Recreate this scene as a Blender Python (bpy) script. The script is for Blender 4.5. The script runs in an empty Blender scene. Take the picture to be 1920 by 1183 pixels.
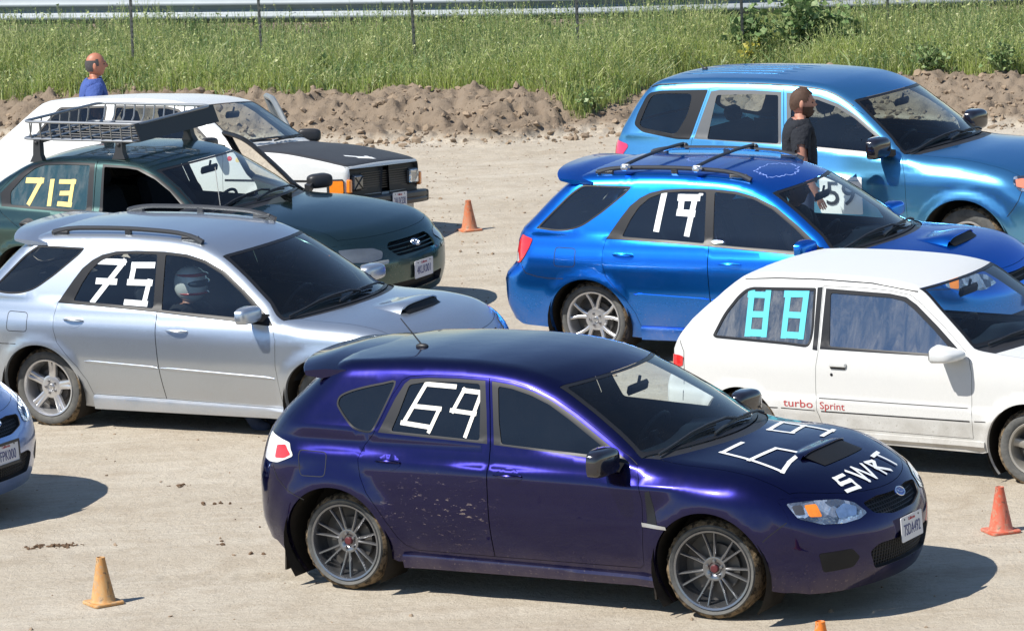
import bpy, math, random
import numpy as np
from mathutils import Vector, Matrix
from mathutils.geometry import delaunay_2d_cdt

# ------------------------------------------------------------------ camera, sky, sun, exposure
SC = bpy.context.scene
COL = SC.collection
CAM_F, CAM_PITCH, CAM_ROLL, CAM_H = 8225.1, 0.165732, -0.0476713, 6.2386
cam = bpy.data.cameras.new('camera'); camo = bpy.data.objects.new('camera', cam); COL.objects.link(camo)
cam.sensor_width = 36.0; cam.lens = CAM_F/1920*36.0; cam.clip_start = 0.5; cam.clip_end = 2000
cp, sp, cr, sr = math.cos(CAM_PITCH), math.sin(CAM_PITCH), math.cos(CAM_ROLL), math.sin(CAM_ROLL)
right0, up0, fwd = Vector((1,0,0)), Vector((0,sp,cp)), Vector((0,cp,-sp))
R_, U_ = right0*cr + up0*sr, up0*cr - right0*sr
camo.matrix_world = Matrix(((R_.x,U_.x,-fwd.x,0),(R_.y,U_.y,-fwd.y,0),(R_.z,U_.z,-fwd.z,CAM_H),(0,0,0,1)))
SC.camera = camo
SUN_EL, SUN_AZ = math.radians(50), math.radians(207)   # azimuth = direction towards the sun, from +X anticlockwise
world = bpy.data.worlds.new('World'); SC.world = world; world.use_nodes = True
wn = world.node_tree; wn.nodes.clear()
wo = wn.nodes.new('ShaderNodeOutputWorld'); wb_ = wn.nodes.new('ShaderNodeBackground'); sk = wn.nodes.new('ShaderNodeTexSky')
sk.sky_type = 'NISHITA'; sk.sun_disc = False; sk.sun_elevation = SUN_EL
sk.sun_rotation = math.pi/2 - SUN_AZ
sk.air_density = 1.0; sk.dust_density = 0.0; sk.ozone_density = 3.0
wb_.inputs[1].default_value = 0.10
wn.links.new(sk.outputs[0], wb_.inputs[0]); wn.links.new(wb_.outputs[0], wo.inputs[0])
sun = bpy.data.lights.new('sun', 'SUN'); suno = bpy.data.objects.new('sun', sun); COL.objects.link(suno)
sun.energy = 4.9; sun.angle = math.radians(0.5); sun.color = (1.0, 0.955, 0.88)
sdir = Vector((math.cos(SUN_EL)*math.cos(SUN_AZ), math.cos(SUN_EL)*math.sin(SUN_AZ), math.sin(SUN_EL)))
suno.rotation_euler = sdir.to_track_quat('Z', 'Y').to_euler()
SC.view_settings.view_transform = 'Standard'; SC.view_settings.look = 'None'
SC.view_settings.exposure = 0.48; SC.view_settings.gamma = 1.0
SC.cycles.max_bounces = 8; SC.cycles.transparent_max_bounces = 16; SC.cycles.transmission_bounces = 4
SC.cycles.sample_clamp_indirect = 6.0
rng = np.random.default_rng(7); random.seed(7)

# ------------------------------------------------------------------ materials
MATS = {}
def nmat(name):
    m = bpy.data.materials.new(name); m.use_nodes = True; m.node_tree.nodes.clear()
    return m, m.node_tree.nodes, m.node_tree.links
def noise(n, l, scale, detail=4, rough=.55, vec=None, dist=0):
    t = n.new('ShaderNodeTexNoise'); t.inputs['Scale'].default_value = scale
    t.inputs['Detail'].default_value = detail; t.inputs['Roughness'].default_value = rough; t.inputs['Distortion'].default_value = dist
    if vec is not None: l.new(vec, t.inputs['Vector'])
    return t.outputs['Fac']
def ramp(n, l, fac, stops):
    r = n.new('ShaderNodeValToRGB'); e = r.color_ramp.elements
    while len(e) < len(stops): e.new(.5)
    for k, (p, c) in enumerate(stops):
        e[k].position = p; e[k].color = tuple(c)+(1,) if hasattr(c, '__len__') else (c, c, c, 1)
    l.new(fac, r.inputs[0]); return r.outputs[0]
def mth(n, l, op, a, b=0, clamp=False):
    m = n.new('ShaderNodeMath'); m.operation = op; m.use_clamp = clamp
    for i, v in enumerate((a, b)):
        if isinstance(v, (int, float)): m.inputs[i].default_value = v
        else: l.new(v, m.inputs[i])
    return m.outputs[0]
def mixc(n, l, fac, a, b):
    m = n.new('ShaderNodeMix'); m.data_type = 'RGBA'
    for s, v in ((m.inputs[0], fac), (m.inputs[6], a), (m.inputs[7], b)):
        if isinstance(v, (int, float)): s.default_value = v
        elif isinstance(v, tuple): s.default_value = v+(1,)
        else: l.new(v, s)
    return m.outputs[2]
def principled(n, l, **kw):
    b = n.new('ShaderNodeBsdfPrincipled')
    for k, v in kw.items():
        s = b.inputs[k.replace('_', ' ')]
        if isinstance(v, tuple) and len(v) == 3: s.default_value = v+(1,) if s.type == 'RGBA' else v
        elif isinstance(v, (int, float, tuple)): s.default_value = v
        else: l.new(v, s)
    return b
def out(n, l, sh, disp=None):
    o = n.new('ShaderNodeOutputMaterial'); l.new(sh, o.inputs[0])
def bump(n, l, h, dist, strength=1.0, normal=None):
    b = n.new('ShaderNodeBump'); b.inputs['Distance'].default_value = dist; b.inputs['Strength'].default_value = strength
    l.new(h, b.inputs['Height'])
    if normal is not None: l.new(normal, b.inputs['Normal'])
    return b.outputs[0]
def lampmat(name, dark, light, scale):
    m, n, l = nmat(name); tc = n.new('ShaderNodeTexCoord').outputs['Object']; v = n.new('ShaderNodeTexVoronoi'); v.inputs['Scale'].default_value = scale; l.new(tc, v.inputs['Vector'])
    sx = n.new('ShaderNodeSeparateColor'); l.new(v.outputs['Color'], sx.inputs[0]); c = mixc(n, l, ramp(n, l, sx.outputs[0], [(.25, 0.), (.8, 1.)]), dark, light)
    out(n, l, principled(n, l, Base_Color=c, Roughness=.12, Metallic=.8, Coat_Weight=1., Normal=bump(n, l, noise(n, l, scale*1.3, 2, .5, tc), .02)).outputs[0]); MATS[name] = m; return m
def simple(name, col, rough=.6, metal=0., spec=.5, coat=0., var=.12, vscale=8, bmp=0., bscale=40):
    if name in MATS: return MATS[name]
    m, n, l = nmat(name); tc = n.new('ShaderNodeTexCoord').outputs['Object']
    f = noise(n, l, vscale, 5, .6, tc)
    c = mixc(n, l, f, tuple(x*(1-var) for x in col), tuple(min(1, x*(1+var)) for x in col))
    kw = dict(Base_Color=c, Roughness=rough, Metallic=metal, Specular_IOR_Level=spec, Coat_Weight=coat)
    if bmp: kw['Normal'] = bump(n, l, noise(n, l, bscale, 4, .6, tc), bmp)
    out(n, l, principled(n, l, **kw).outputs[0]); MATS[name] = m; return m
DUST = (.42, .34, .25)
def paint(name, col, metal=.6, rough=.35, coat=1., coatr=.04, dust=.25, dust_top=.0, spec=.5, flop=None, oxid=None, chips=None, edge=(1,1,1), dcol=None, zr=(.75,.12)):
    """car paint: flake base under clear coat, dried dust thickening towards the sills as splashed spots"""
    m, n, l = nmat(name); tc = n.new('ShaderNodeTexCoord').outputs['Object']
    sx = n.new('ShaderNodeSeparateXYZ'); l.new(tc, sx.inputs[0]); z = sx.outputs[2]
    low = n.new('ShaderNodeMapRange'); low.inputs[1].default_value = zr[0]; low.inputs[2].default_value = zr[1]
    low.inputs[3].default_value = 0; low.inputs[4].default_value = 1; l.new(z, low.inputs[0])
    cloud = noise(n, l, 3.5, 6, .62, tc, .4)
    spots = ramp(n, l, noise(n, l, 55, 3, .6, tc), [(.60, 0.), (.67, 1.)])
    d1 = mth(n, l, 'MULTIPLY', low.outputs[0], ramp(n, l, cloud, [(.3, .15), (.7, 1.)]))
    d2 = mth(n, l, 'MULTIPLY', spots, mth(n, l, 'MULTIPLY', low.outputs[0], .8))
    d = mth(n, l, 'MAXIMUM', mth(n, l, 'MULTIPLY', d1, dust*1.1), mth(n, l, 'MULTIPLY', d2, min(1, dust*2)))
    fine = mth(n, l, 'MULTIPLY', ramp(n, l, noise(n, l, 9, 8, .7, tc), [(.4, .4), (.75, 1.)]), .018+dust_top)
    d = mth(n, l, 'MAXIMUM', d, fine, True)
    base = col
    flake = noise(n, l, 900, 2, .5, tc)
    c0 = mixc(n, l, ramp(n, l, flake, [(.35, 0.), (.65, 1.)]), tuple(x*.8 for x in base), tuple(min(1, x*1.2) for x in base))
    if flop:
        lw = n.new('ShaderNodeLayerWeight'); lw.inputs[0].default_value = .5
        c0 = mixc(n, l, lw.outputs['Facing'], c0, flop)
    if oxid:
        ox = ramp(n, l, noise(n, l, oxid[1], 6, .65, tc, .6), [(oxid[2], 0.), (oxid[2]+.12, 1.)])
        c0 = mixc(n, l, mth(n, l, 'MULTIPLY', ox, oxid[3]), c0, oxid[0])
    if chips:   # stone chips and dried splashes thrown up behind the wheel
        x0, x1, z0, z1 = chips; mx = n.new('ShaderNodeMapping'); mx.inputs['Scale'].default_value = (.55, 1, 1.5); mx.inputs['Rotation'].default_value = (0, .25, 0); l.new(tc, mx.inputs[0])
        def band(v, a, b, s_):
            q = n.new('ShaderNodeMapRange'); q.inputs[1].default_value = a; q.inputs[2].default_value = a+s_; l.new(v, q.inputs[0]); w = n.new('ShaderNodeMapRange'); w.inputs[1].default_value = b; w.inputs[2].default_value = b-s_; l.new(v, w.inputs[0]); return mth(n, l, 'MULTIPLY', q.outputs[0], w.outputs[0])
        mk = mth(n, l, 'MULTIPLY', band(sx.outputs[0], x0, x1, .35), band(z, z0, z1, .3)); ck = ramp(n, l, noise(n, l, 34, 5, .72, mx.outputs[0]), [(.60, 0.), (.66, 1.)])
        d = mth(n, l, 'MAXIMUM', d, mth(n, l, 'MULTIPLY', mth(n, l, 'MULTIPLY', mk, ck), .75))
    c = mixc(n, l, d, c0, dcol or DUST)
    inv = mth(n, l, 'SUBTRACT', 1., d, True)
    orange = bump(n, l, noise(n, l, 5, 2, .5, tc), .004, .35)
    b = principled(n, l, Base_Color=c, Metallic=mth(n, l, 'MULTIPLY', inv, metal), Roughness=mth(n, l, 'ADD', mth(n, l, 'MULTIPLY', d, .5), rough, True),
                   Coat_Weight=mth(n, l, 'MULTIPLY', inv, coat), Coat_Roughness=mth(n, l, 'ADD', coatr, mth(n, l, 'MULTIPLY', d, .4)), Specular_IOR_Level=spec, Specular_Tint=edge)
    l.new(orange, b.inputs['Coat Normal'])
    out(n, l, b.outputs[0]); MATS[name] = m; return m
def glassm(name, tint=(.5,.6,.58), dirt=.05, fk=2.2, rough=.0, opac=0., opcol=(.02,.02,.025), streak=0., tops=None):
    """thin pane: tinted see-through + mirror by Fresnel, with a film of dust"""
    m, n, l = nmat(name); tc = n.new('ShaderNodeTexCoord').outputs['Object']
    tr = n.new('ShaderNodeBsdfTransparent'); tr.inputs[0].default_value = tint+(1,)
    gl = n.new('ShaderNodeBsdfGlossy'); gl.inputs['Roughness'].default_value = rough; gl.inputs[0].default_value = (1,1,1,1)
    fr = n.new('ShaderNodeFresnel'); fr.inputs[0].default_value = 1.52
    fr2 = mth(n, l, 'MULTIPLY', fr.outputs[0], fk, True)
    a = n.new('ShaderNodeMixShader'); l.new(fr2, a.inputs[0]); l.new(tr.outputs[0], a.inputs[1]); l.new(gl.outputs[0], a.inputs[2])
    df = n.new('ShaderNodeBsdfDiffuse'); df.inputs[0].default_value = (.5,.47,.42,1)
    dn = ramp(n, l, noise(n, l, 4.5, 7, .7, tc, .5), [(.35, .25), (.75, 1.)])
    if streak:
        mp = n.new('ShaderNodeMapping'); mp.inputs['Scale'].default_value = (9, 3, 2.2); mp.inputs['Rotation'].default_value = (0, .3, 0); l.new(tc, mp.inputs[0])
        st = ramp(n, l, noise(n, l, 1.6, 8, .75, mp.outputs[0], .8), [(.42, 0.), (.8, 1.)])
        dn = mth(n, l, 'ADD', mth(n, l, 'MULTIPLY', dn, dirt), mth(n, l, 'MULTIPLY', st, streak), True)
    else: dn = mth(n, l, 'MULTIPLY', dn, dirt)
    b = n.new('ShaderNodeMixShader'); l.new(dn, b.inputs[0]); l.new(a.outputs[0], b.inputs[1]); l.new(df.outputs[0], b.inputs[2])
    sh = b.outputs[0]
    if opac:
        tn = n.new('ShaderNodeBsdfDiffuse'); tn.inputs[0].default_value = opcol+(1,)
        # film, dark tint and painted sky colour: replaces part of the see-through component only
        a2 = n.new('ShaderNodeMixShader'); a2.inputs[0].default_value = opac; l.new(tr.outputs[0], a2.inputs[1]); l.new(tn.outputs[0], a2.inputs[2])
        l.new(a2.outputs[0], a.inputs[1])
    out(n, l, sh); MATS[name] = m; return m

# ------------------------------------------------------------------ tags and mesh makers
def tag(o, label=None, cat=None, group=None, kind=None):
    for k, v in (('label', label), ('category', cat), ('group', group), ('kind', kind)):
        if v: o[k] = v
    return o
def empty(name, loc=(0,0,0), rz=0., **kw):
    o = bpy.data.objects.new(name, None); COL.objects.link(o); o.location = loc; o.rotation_euler = (0,0,rz); o.empty_display_size = .2
    return tag(o, **kw)
def link(name, me, parent=None, loc=None, rot=None):
    o = bpy.data.objects.new(name, me); COL.objects.link(o)
    if parent is not None: o.parent = parent
    if loc is not None: o.location = loc
    if rot is not None: o.rotation_euler = rot
    return o
class GM:
    """general mesh: collects shapes, smooth by angle"""
    def __init__(s): s.v = []; s.f = []; s.mi = []; s.m = 0; s.X = None
    def add(s, vs, fs):
        o = len(s.v)
        vs = [tuple(v) for v in vs]
        if s.X is not None: vs = [tuple(s.X @ Vector(v)) for v in vs]
        s.v += vs; s.f += [tuple(i+o for i in f) for f in fs]; s.mi += [s.m]*len(fs); return s
    def box(s, c, size, rot=None, bev=0., taper=1.0):
        hx, hy, hz = size[0]/2, size[1]/2, size[2]/2
        M = Matrix.Translation(c) @ (rot.to_4x4() if rot is not None else Matrix())
        if bev <= 0:
            P = [Vector((x*(taper if z > 0 else 1), y*(taper if z > 0 else 1), z)) for x in (-hx, hx) for y in (-hy, hy) for z in (-hz, hz)]
            return s.add([M @ p for p in P], [(0,1,3,2),(4,6,7,5),(0,4,5,1),(2,3,7,6),(0,2,6,4),(1,5,7,3)])
        b = min(bev, hx*.95, hy*.95, hz*.95); P = []; idx = {}
        for sx in (-1,1):
            for sy in (-1,1):
                for sz in (-1,1):
                    t = taper if sz > 0 else 1
                    for a in range(3):
                        q = [hx-b, hy-b, hz-b]; q[a] = (hx, hy, hz)[a]
                        idx[(sx,sy,sz,a)] = len(P); P.append(Vector((q[0]*sx*t, q[1]*sy*t, q[2]*sz)))
        F = []
        for a in range(3):
            b1, b2 = (a+1) % 3, (a+2) % 3
            for sg in (-1,1):
                q = []
                for u, v in ((-1,-1),(1,-1),(1,1),(-1,1)):
                    k = [0,0,0]; k[a] = sg; k[b1] = u; k[b2] = v; q.append(idx[(*k, a)])
                F.append(tuple(q if sg > 0 else q[::-1]))
            for u in (-1,1):
                for v in (-1,1):
                    k1 = [0,0,0]; k1[b1] = u; k1[b2] = v; k2 = list(k1); k1[a] = -1; k2[a] = 1
                    q = (idx[(*k1,b1)], idx[(*k2,b1)], idx[(*k2,b2)], idx[(*k1,b2)])
                    F.append(q if u*v > 0 else q[::-1])
        for sx in (-1,1):
            for sy in (-1,1):
                for sz in (-1,1):
                    q = tuple(idx[(sx,sy,sz,a)] for a in range(3)); F.append(q if sx*sy*sz > 0 else q[::-1])
        return s.add([M @ p for p in P], F)
    def tube(s, pts, r, seg=8, closed=False, cap=True, flat=1.0):
        pts = [Vector(p) for p in pts]; n = len(pts); rr = r if hasattr(r, '__len__') else [r]*n
        V = []; prev = None
        for i, p in enumerate(pts):
            t = (pts[(i+1) % n] - pts[i-1]) if closed else (pts[min(i+1, n-1)] - pts[max(i-1, 0)])
            t.normalize()
            if prev is None: a = t.cross(Vector((0,0,1))); a = a if a.length > .05 else t.cross(Vector((1,0,0)))
            else: a = prev - t*prev.dot(t)
            a.normalize(); b = t.cross(a); prev = a
            V += [p + a*math.cos(2*math.pi*k/seg)*rr[i] + b*math.sin(2*math.pi*k/seg)*rr[i]*flat for k in range(seg)]
        F = []
        for i in range(n if closed else n-1):
            j = (i+1) % n
            F += [(i*seg+k, i*seg+(k+1) % seg, j*seg+(k+1) % seg, j*seg+k) for k in range(seg)]
        if cap and not closed: F += [tuple(range(seg))[::-1], tuple((n-1)*seg+k for k in range(seg))]
        return s.add(V, F)
    def lathe(s, prof, seg=32, axis='z', closed=False):
        V = []; n = len(prof)
        for k in range(seg):
            a = 2*math.pi*k/seg; c, d = math.cos(a), math.sin(a)
            for r, h in prof: V.append((r*c, r*d, h) if axis == 'z' else (r*c, h, r*d))
        F = []
        for k in range(seg):
            k2 = (k+1) % seg
            for i in range(n if closed else n-1):
                j = (i+1) % n; q = (k*n+i, k2*n+i, k2*n+j, k*n+j); F.append(q if axis == 'z' else q[::-1])
        return s.add(V, F)
    def loft(s, rings, cap=True, closed=True):
        V = []; m = len(rings[0])
        for r in rings: V += list(r)
        F = []
        for i in range(len(rings)-1):
            F += [(i*m+k, i*m+(k+1) % m, (i+1)*m+(k+1) % m, (i+1)*m+k) for k in range(m if closed else m-1)]
        if cap: F += [tuple(range(m))[::-1], tuple((len(rings)-1)*m+k for k in range(m))]
        return s.add(V, F)
    def sell(s, c, rad, e=1.0, nu=14, nv=20, rot=None, fn=None):
        V = []
        sg = lambda v, p: math.copysign(abs(v)**p, v)
        for i in range(nu+1):
            ph = -math.pi/2 + math.pi*i/nu
            for k in range(nv):
                th = 2*math.pi*k/nv
                p = Vector((rad[0]*sg(math.cos(ph), e)*sg(math.cos(th), e), rad[1]*sg(math.cos(ph), e)*sg(math.sin(th), e), rad[2]*sg(math.sin(ph), e)))
                if fn: p = fn(p)
                if rot is not None: p = rot @ p
                V.append(Vector(c)+p)
        F = [(i*nv+k, i*nv+(k+1) % nv, (i+1)*nv+(k+1) % nv, (i+1)*nv+k) for i in range(nu) for k in range(nv)]
        return s.add(V, F)
    def prism(s, poly, axis, a0, a1):
        n = len(poly)
        def mk(p, a): return {'x': (a, p[0], p[1]), 'y': (p[0], a, p[1]), 'z': (p[0], p[1], a)}[axis]
        V = [mk(p, a0) for p in poly]+[mk(p, a1) for p in poly]
        F = [tuple(range(n))[::-1], tuple(range(n, 2*n))]+[(i, (i+1) % n, n+(i+1) % n, n+i) for i in range(n)]
        return s.add(V, F)
    def mesh(s, name, mats, ang=35, recalc=True):
        me = bpy.data.meshes.new(name); me.from_pydata(s.v, [], s.f)
        for m in (mats if isinstance(mats, (list, tuple)) else [mats]): me.materials.append(m)
        me.polygons.foreach_set('material_index', s.mi)
        me.validate()
        if recalc:
            import bmesh
            bm = bmesh.new(); bm.from_mesh(me); bmesh.ops.recalc_face_normals(bm, faces=bm.faces); bm.to_mesh(me); bm.free()
        me.shade_smooth()
        try: me.set_sharp_from_angle(angle=math.radians(ang))
        except Exception: pass
        return me
    def obj(s, name, mats, parent=None, loc=None, rot=None, ang=35, **kw):
        return tag(link(name, s.mesh(name, mats, ang), parent, loc, rot), **kw)

# ------------------------------------------------------------------ 2-D helpers
def pchip(pts):
    p = np.array(sorted(pts), float); x, y = p[:,0], p[:,1]; h = np.diff(x); d = np.diff(y)/h; m = np.zeros(len(x))
    if len(x) > 2:
        s = (d[:-1]*d[1:]) > 0; w1 = 2*h[1:]+h[:-1]; w2 = h[1:]+2*h[:-1]
        with np.errstate(divide='ignore', invalid='ignore'): hm = (w1+w2)/(w1/d[:-1]+w2/d[1:])
        m[1:-1] = np.where(s, hm, 0)
    m[0], m[-1] = d[0], d[-1]
    def f(q):
        q = np.asarray(q, float); qq = np.clip(q, x[0], x[-1]); i = np.clip(np.searchsorted(x, qq)-1, 0, len(x)-2)
        t = (qq-x[i])/h[i]; t2 = t*t; t3 = t2*t
        r = (2*t3-3*t2+1)*y[i]+(t3-2*t2+t)*h[i]*m[i]+(-2*t3+3*t2)*y[i+1]+(t3-t2)*h[i]*m[i+1]
        return r + np.where(q < x[0], (q-x[0])*m[0], 0) + np.where(q > x[-1], (q-x[-1])*m[-1], 0)
    return f
def smax(a, b, k): 
    h = np.maximum(k-np.abs(a-b), 0)/k
    return np.maximum(a, b)+h*h*k*.25
def inpoly(P, poly):
    x, y = P[:,0], P[:,1]; c = np.zeros(len(P), bool); poly = np.asarray(poly); j = len(poly)-1
    for i in range(len(poly)):
        xi, yi = poly[i]; xj, yj = poly[j]
        if yi != yj: c ^= ((yi > y) != (yj > y)) & (x < (xj-xi)*(y-yi)/(yj-yi)+xi)
        j = i
    return c
def dense(poly, step, closed=True):
    poly = np.asarray(poly, float); o = []; n = len(poly)
    for i in range(n if closed else n-1):
        a, b = poly[i], poly[(i+1) % n]; k = max(1, int(math.ceil(np.hypot(*(b-a))/step)))
        o += [a+(b-a)*t/k for t in range(k)]
    if not closed: o.append(poly[-1])
    return np.array(o)
def rnd(poly, r, n=5):
    """round the corners of a polygon; r may be one radius or one per corner"""
    P = [np.array(p[:2], float) for p in poly]; N = len(P); o = []
    rs = [r]*N if not hasattr(r, '__len__') else r
    for i in range(N):
        a, b, c = P[i-1], P[i], P[(i+1) % N]; u, v = a-b, c-b; lu, lv = np.hypot(*u), np.hypot(*v)
        q = min(rs[i], lu*.48, lv*.48)
        if q < 1e-4: o.append(b); continue
        s, e = b+u/lu*q, b+v/lv*q
        for k in range(n+1):
            t = k/n; o.append((1-t)**2*s+2*t*(1-t)*b+t*t*e)
    return np.array(o)
def smooth_closed(poly, n=4):
    """Catmull-Rom through a closed polygon"""
    P = np.asarray(poly, float); N = len(P); o = []
    for i in range(N):
        p0, p1, p2, p3 = P[i-1], P[i], P[(i+1) % N], P[(i+2) % N]
        for k in range(n):
            t = k/n; o.append(.5*((2*p1)+(-p0+p2)*t+(2*p0-5*p1+4*p2-p3)*t*t+(-p0+3*p1-3*p2+p3)*t**3))
    return np.array(o)
def smooth_open(pts, n=6):
    P = np.asarray(pts, float); P = np.vstack([2*P[0]-P[1], P, 2*P[-1]-P[-2]]); o = []
    for i in range(1, len(P)-2):
        p0, p1, p2, p3 = P[i-1:i+3]
        for k in range(n):
            t = k/n; o.append(.5*((2*p1)+(-p0+p2)*t+(2*p0-5*p1+4*p2-p3)*t*t+(-p0+3*p1-3*p2+p3)*t**3))
    o.append(P[-2]); return np.array(o)
def inset(poly, d):
    """offset a closed polygon inwards (d>0)"""
    P = np.asarray(poly, float); A = .5*np.sum(P[:,0]*np.roll(P[:,1],-1)-np.roll(P[:,0],-1)*P[:,1])
    a = P-np.roll(P,1,0); b = np.roll(P,-1,0)-P
    na = np.stack([-a[:,1],a[:,0]],1)/np.maximum(np.hypot(a[:,0],a[:,1]),1e-9)[:,None]
    nb = np.stack([-b[:,1],b[:,0]],1)/np.maximum(np.hypot(b[:,0],b[:,1]),1e-9)[:,None]
    m = na+nb; m /= np.maximum((m*m).sum(1),.35)[:,None]/2
    return P+m*d*(1 if A > 0 else -1)
def tess(outline, holes, step, edge=None):
    edge = edge or step
    loops = [dense(outline, edge)]+[dense(h, edge) for h in holes]
    V = []; E = []
    for L in loops:
        o = len(V); V += [tuple(p) for p in L]; E += [(o+i, o+(i+1) % len(L)) for i in range(len(L))]
    out_ = np.asarray(outline, float); lo, hi = out_.min(0), out_.max(0)
    gx = np.arange(lo[0]+step*.5, hi[0], step); gy = np.arange(lo[1]+step*.43, hi[1], step*.87)
    G = np.array([(x+(j % 2)*step*.5, y) for j, y in enumerate(gy) for x in gx]) if len(gx) and len(gy) else np.zeros((0,2))
    if len(G):
        k = inpoly(G, out_)
        for h in holes: k &= ~inpoly(G, h)
        G = G[k]
    if len(G):
        B = np.array(V); keep = np.ones(len(G), bool)
        for s in range(0, len(G), 2000):
            g = G[s:s+2000]; dd = ((g[:,None,:]-B[None])**2).sum(2).min(1); keep[s:s+2000] = dd > (step*.42)**2
        G = G[keep]
    V += [tuple(p) for p in G]
    r = delaunay_2d_cdt([Vector(v) for v in V], E, [], 0, 1e-7)
    v2 = np.array([(v.x, v.y) for v in r[0]]); t = np.array([f for f in r[2] if len(f) == 3], int)
    c = v2[t].mean(1); k = inpoly(c, out_)
    for h in holes: k &= ~inpoly(c, h)
    t = t[k]
    a = v2[t]; ar = np.abs((a[:,1,0]-a[:,0,0])*(a[:,2,1]-a[:,0,1])-(a[:,2,0]-a[:,0,0])*(a[:,1,1]-a[:,0,1]))
    return v2, t[ar > 1e-9]
class SM:
    """surface mesh with exact normals"""
    def __init__(s): s.v = []; s.n = []; s.t = []; s.c = 0
    def add(s, P, N, T):
        P = np.asarray(P); N = np.asarray(N); T = np.asarray(T)
        if len(T) == 0: return s
        fn = np.cross(P[T[:,1]]-P[T[:,0]], P[T[:,2]]-P[T[:,0]]); w = (fn*N[T].mean(1)).sum(1) < 0
        T = T.copy(); T[w] = T[w][:, ::-1]
        s.v.append(P); s.n.append(N); s.t.append(T+s.c); s.c += len(P); return s
    def obj(s, name, mat, parent=None, **kw):
        V = np.vstack(s.v); N = np.vstack(s.n); T = np.vstack(s.t)
        me = bpy.data.meshes.new(name); me.from_pydata(V.tolist(), [], T.tolist()); me.materials.append(mat)
        me.shade_smooth(); me.normals_split_custom_set_from_vertices(N.tolist())
        return tag(link(name, me, parent), **kw)
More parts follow.
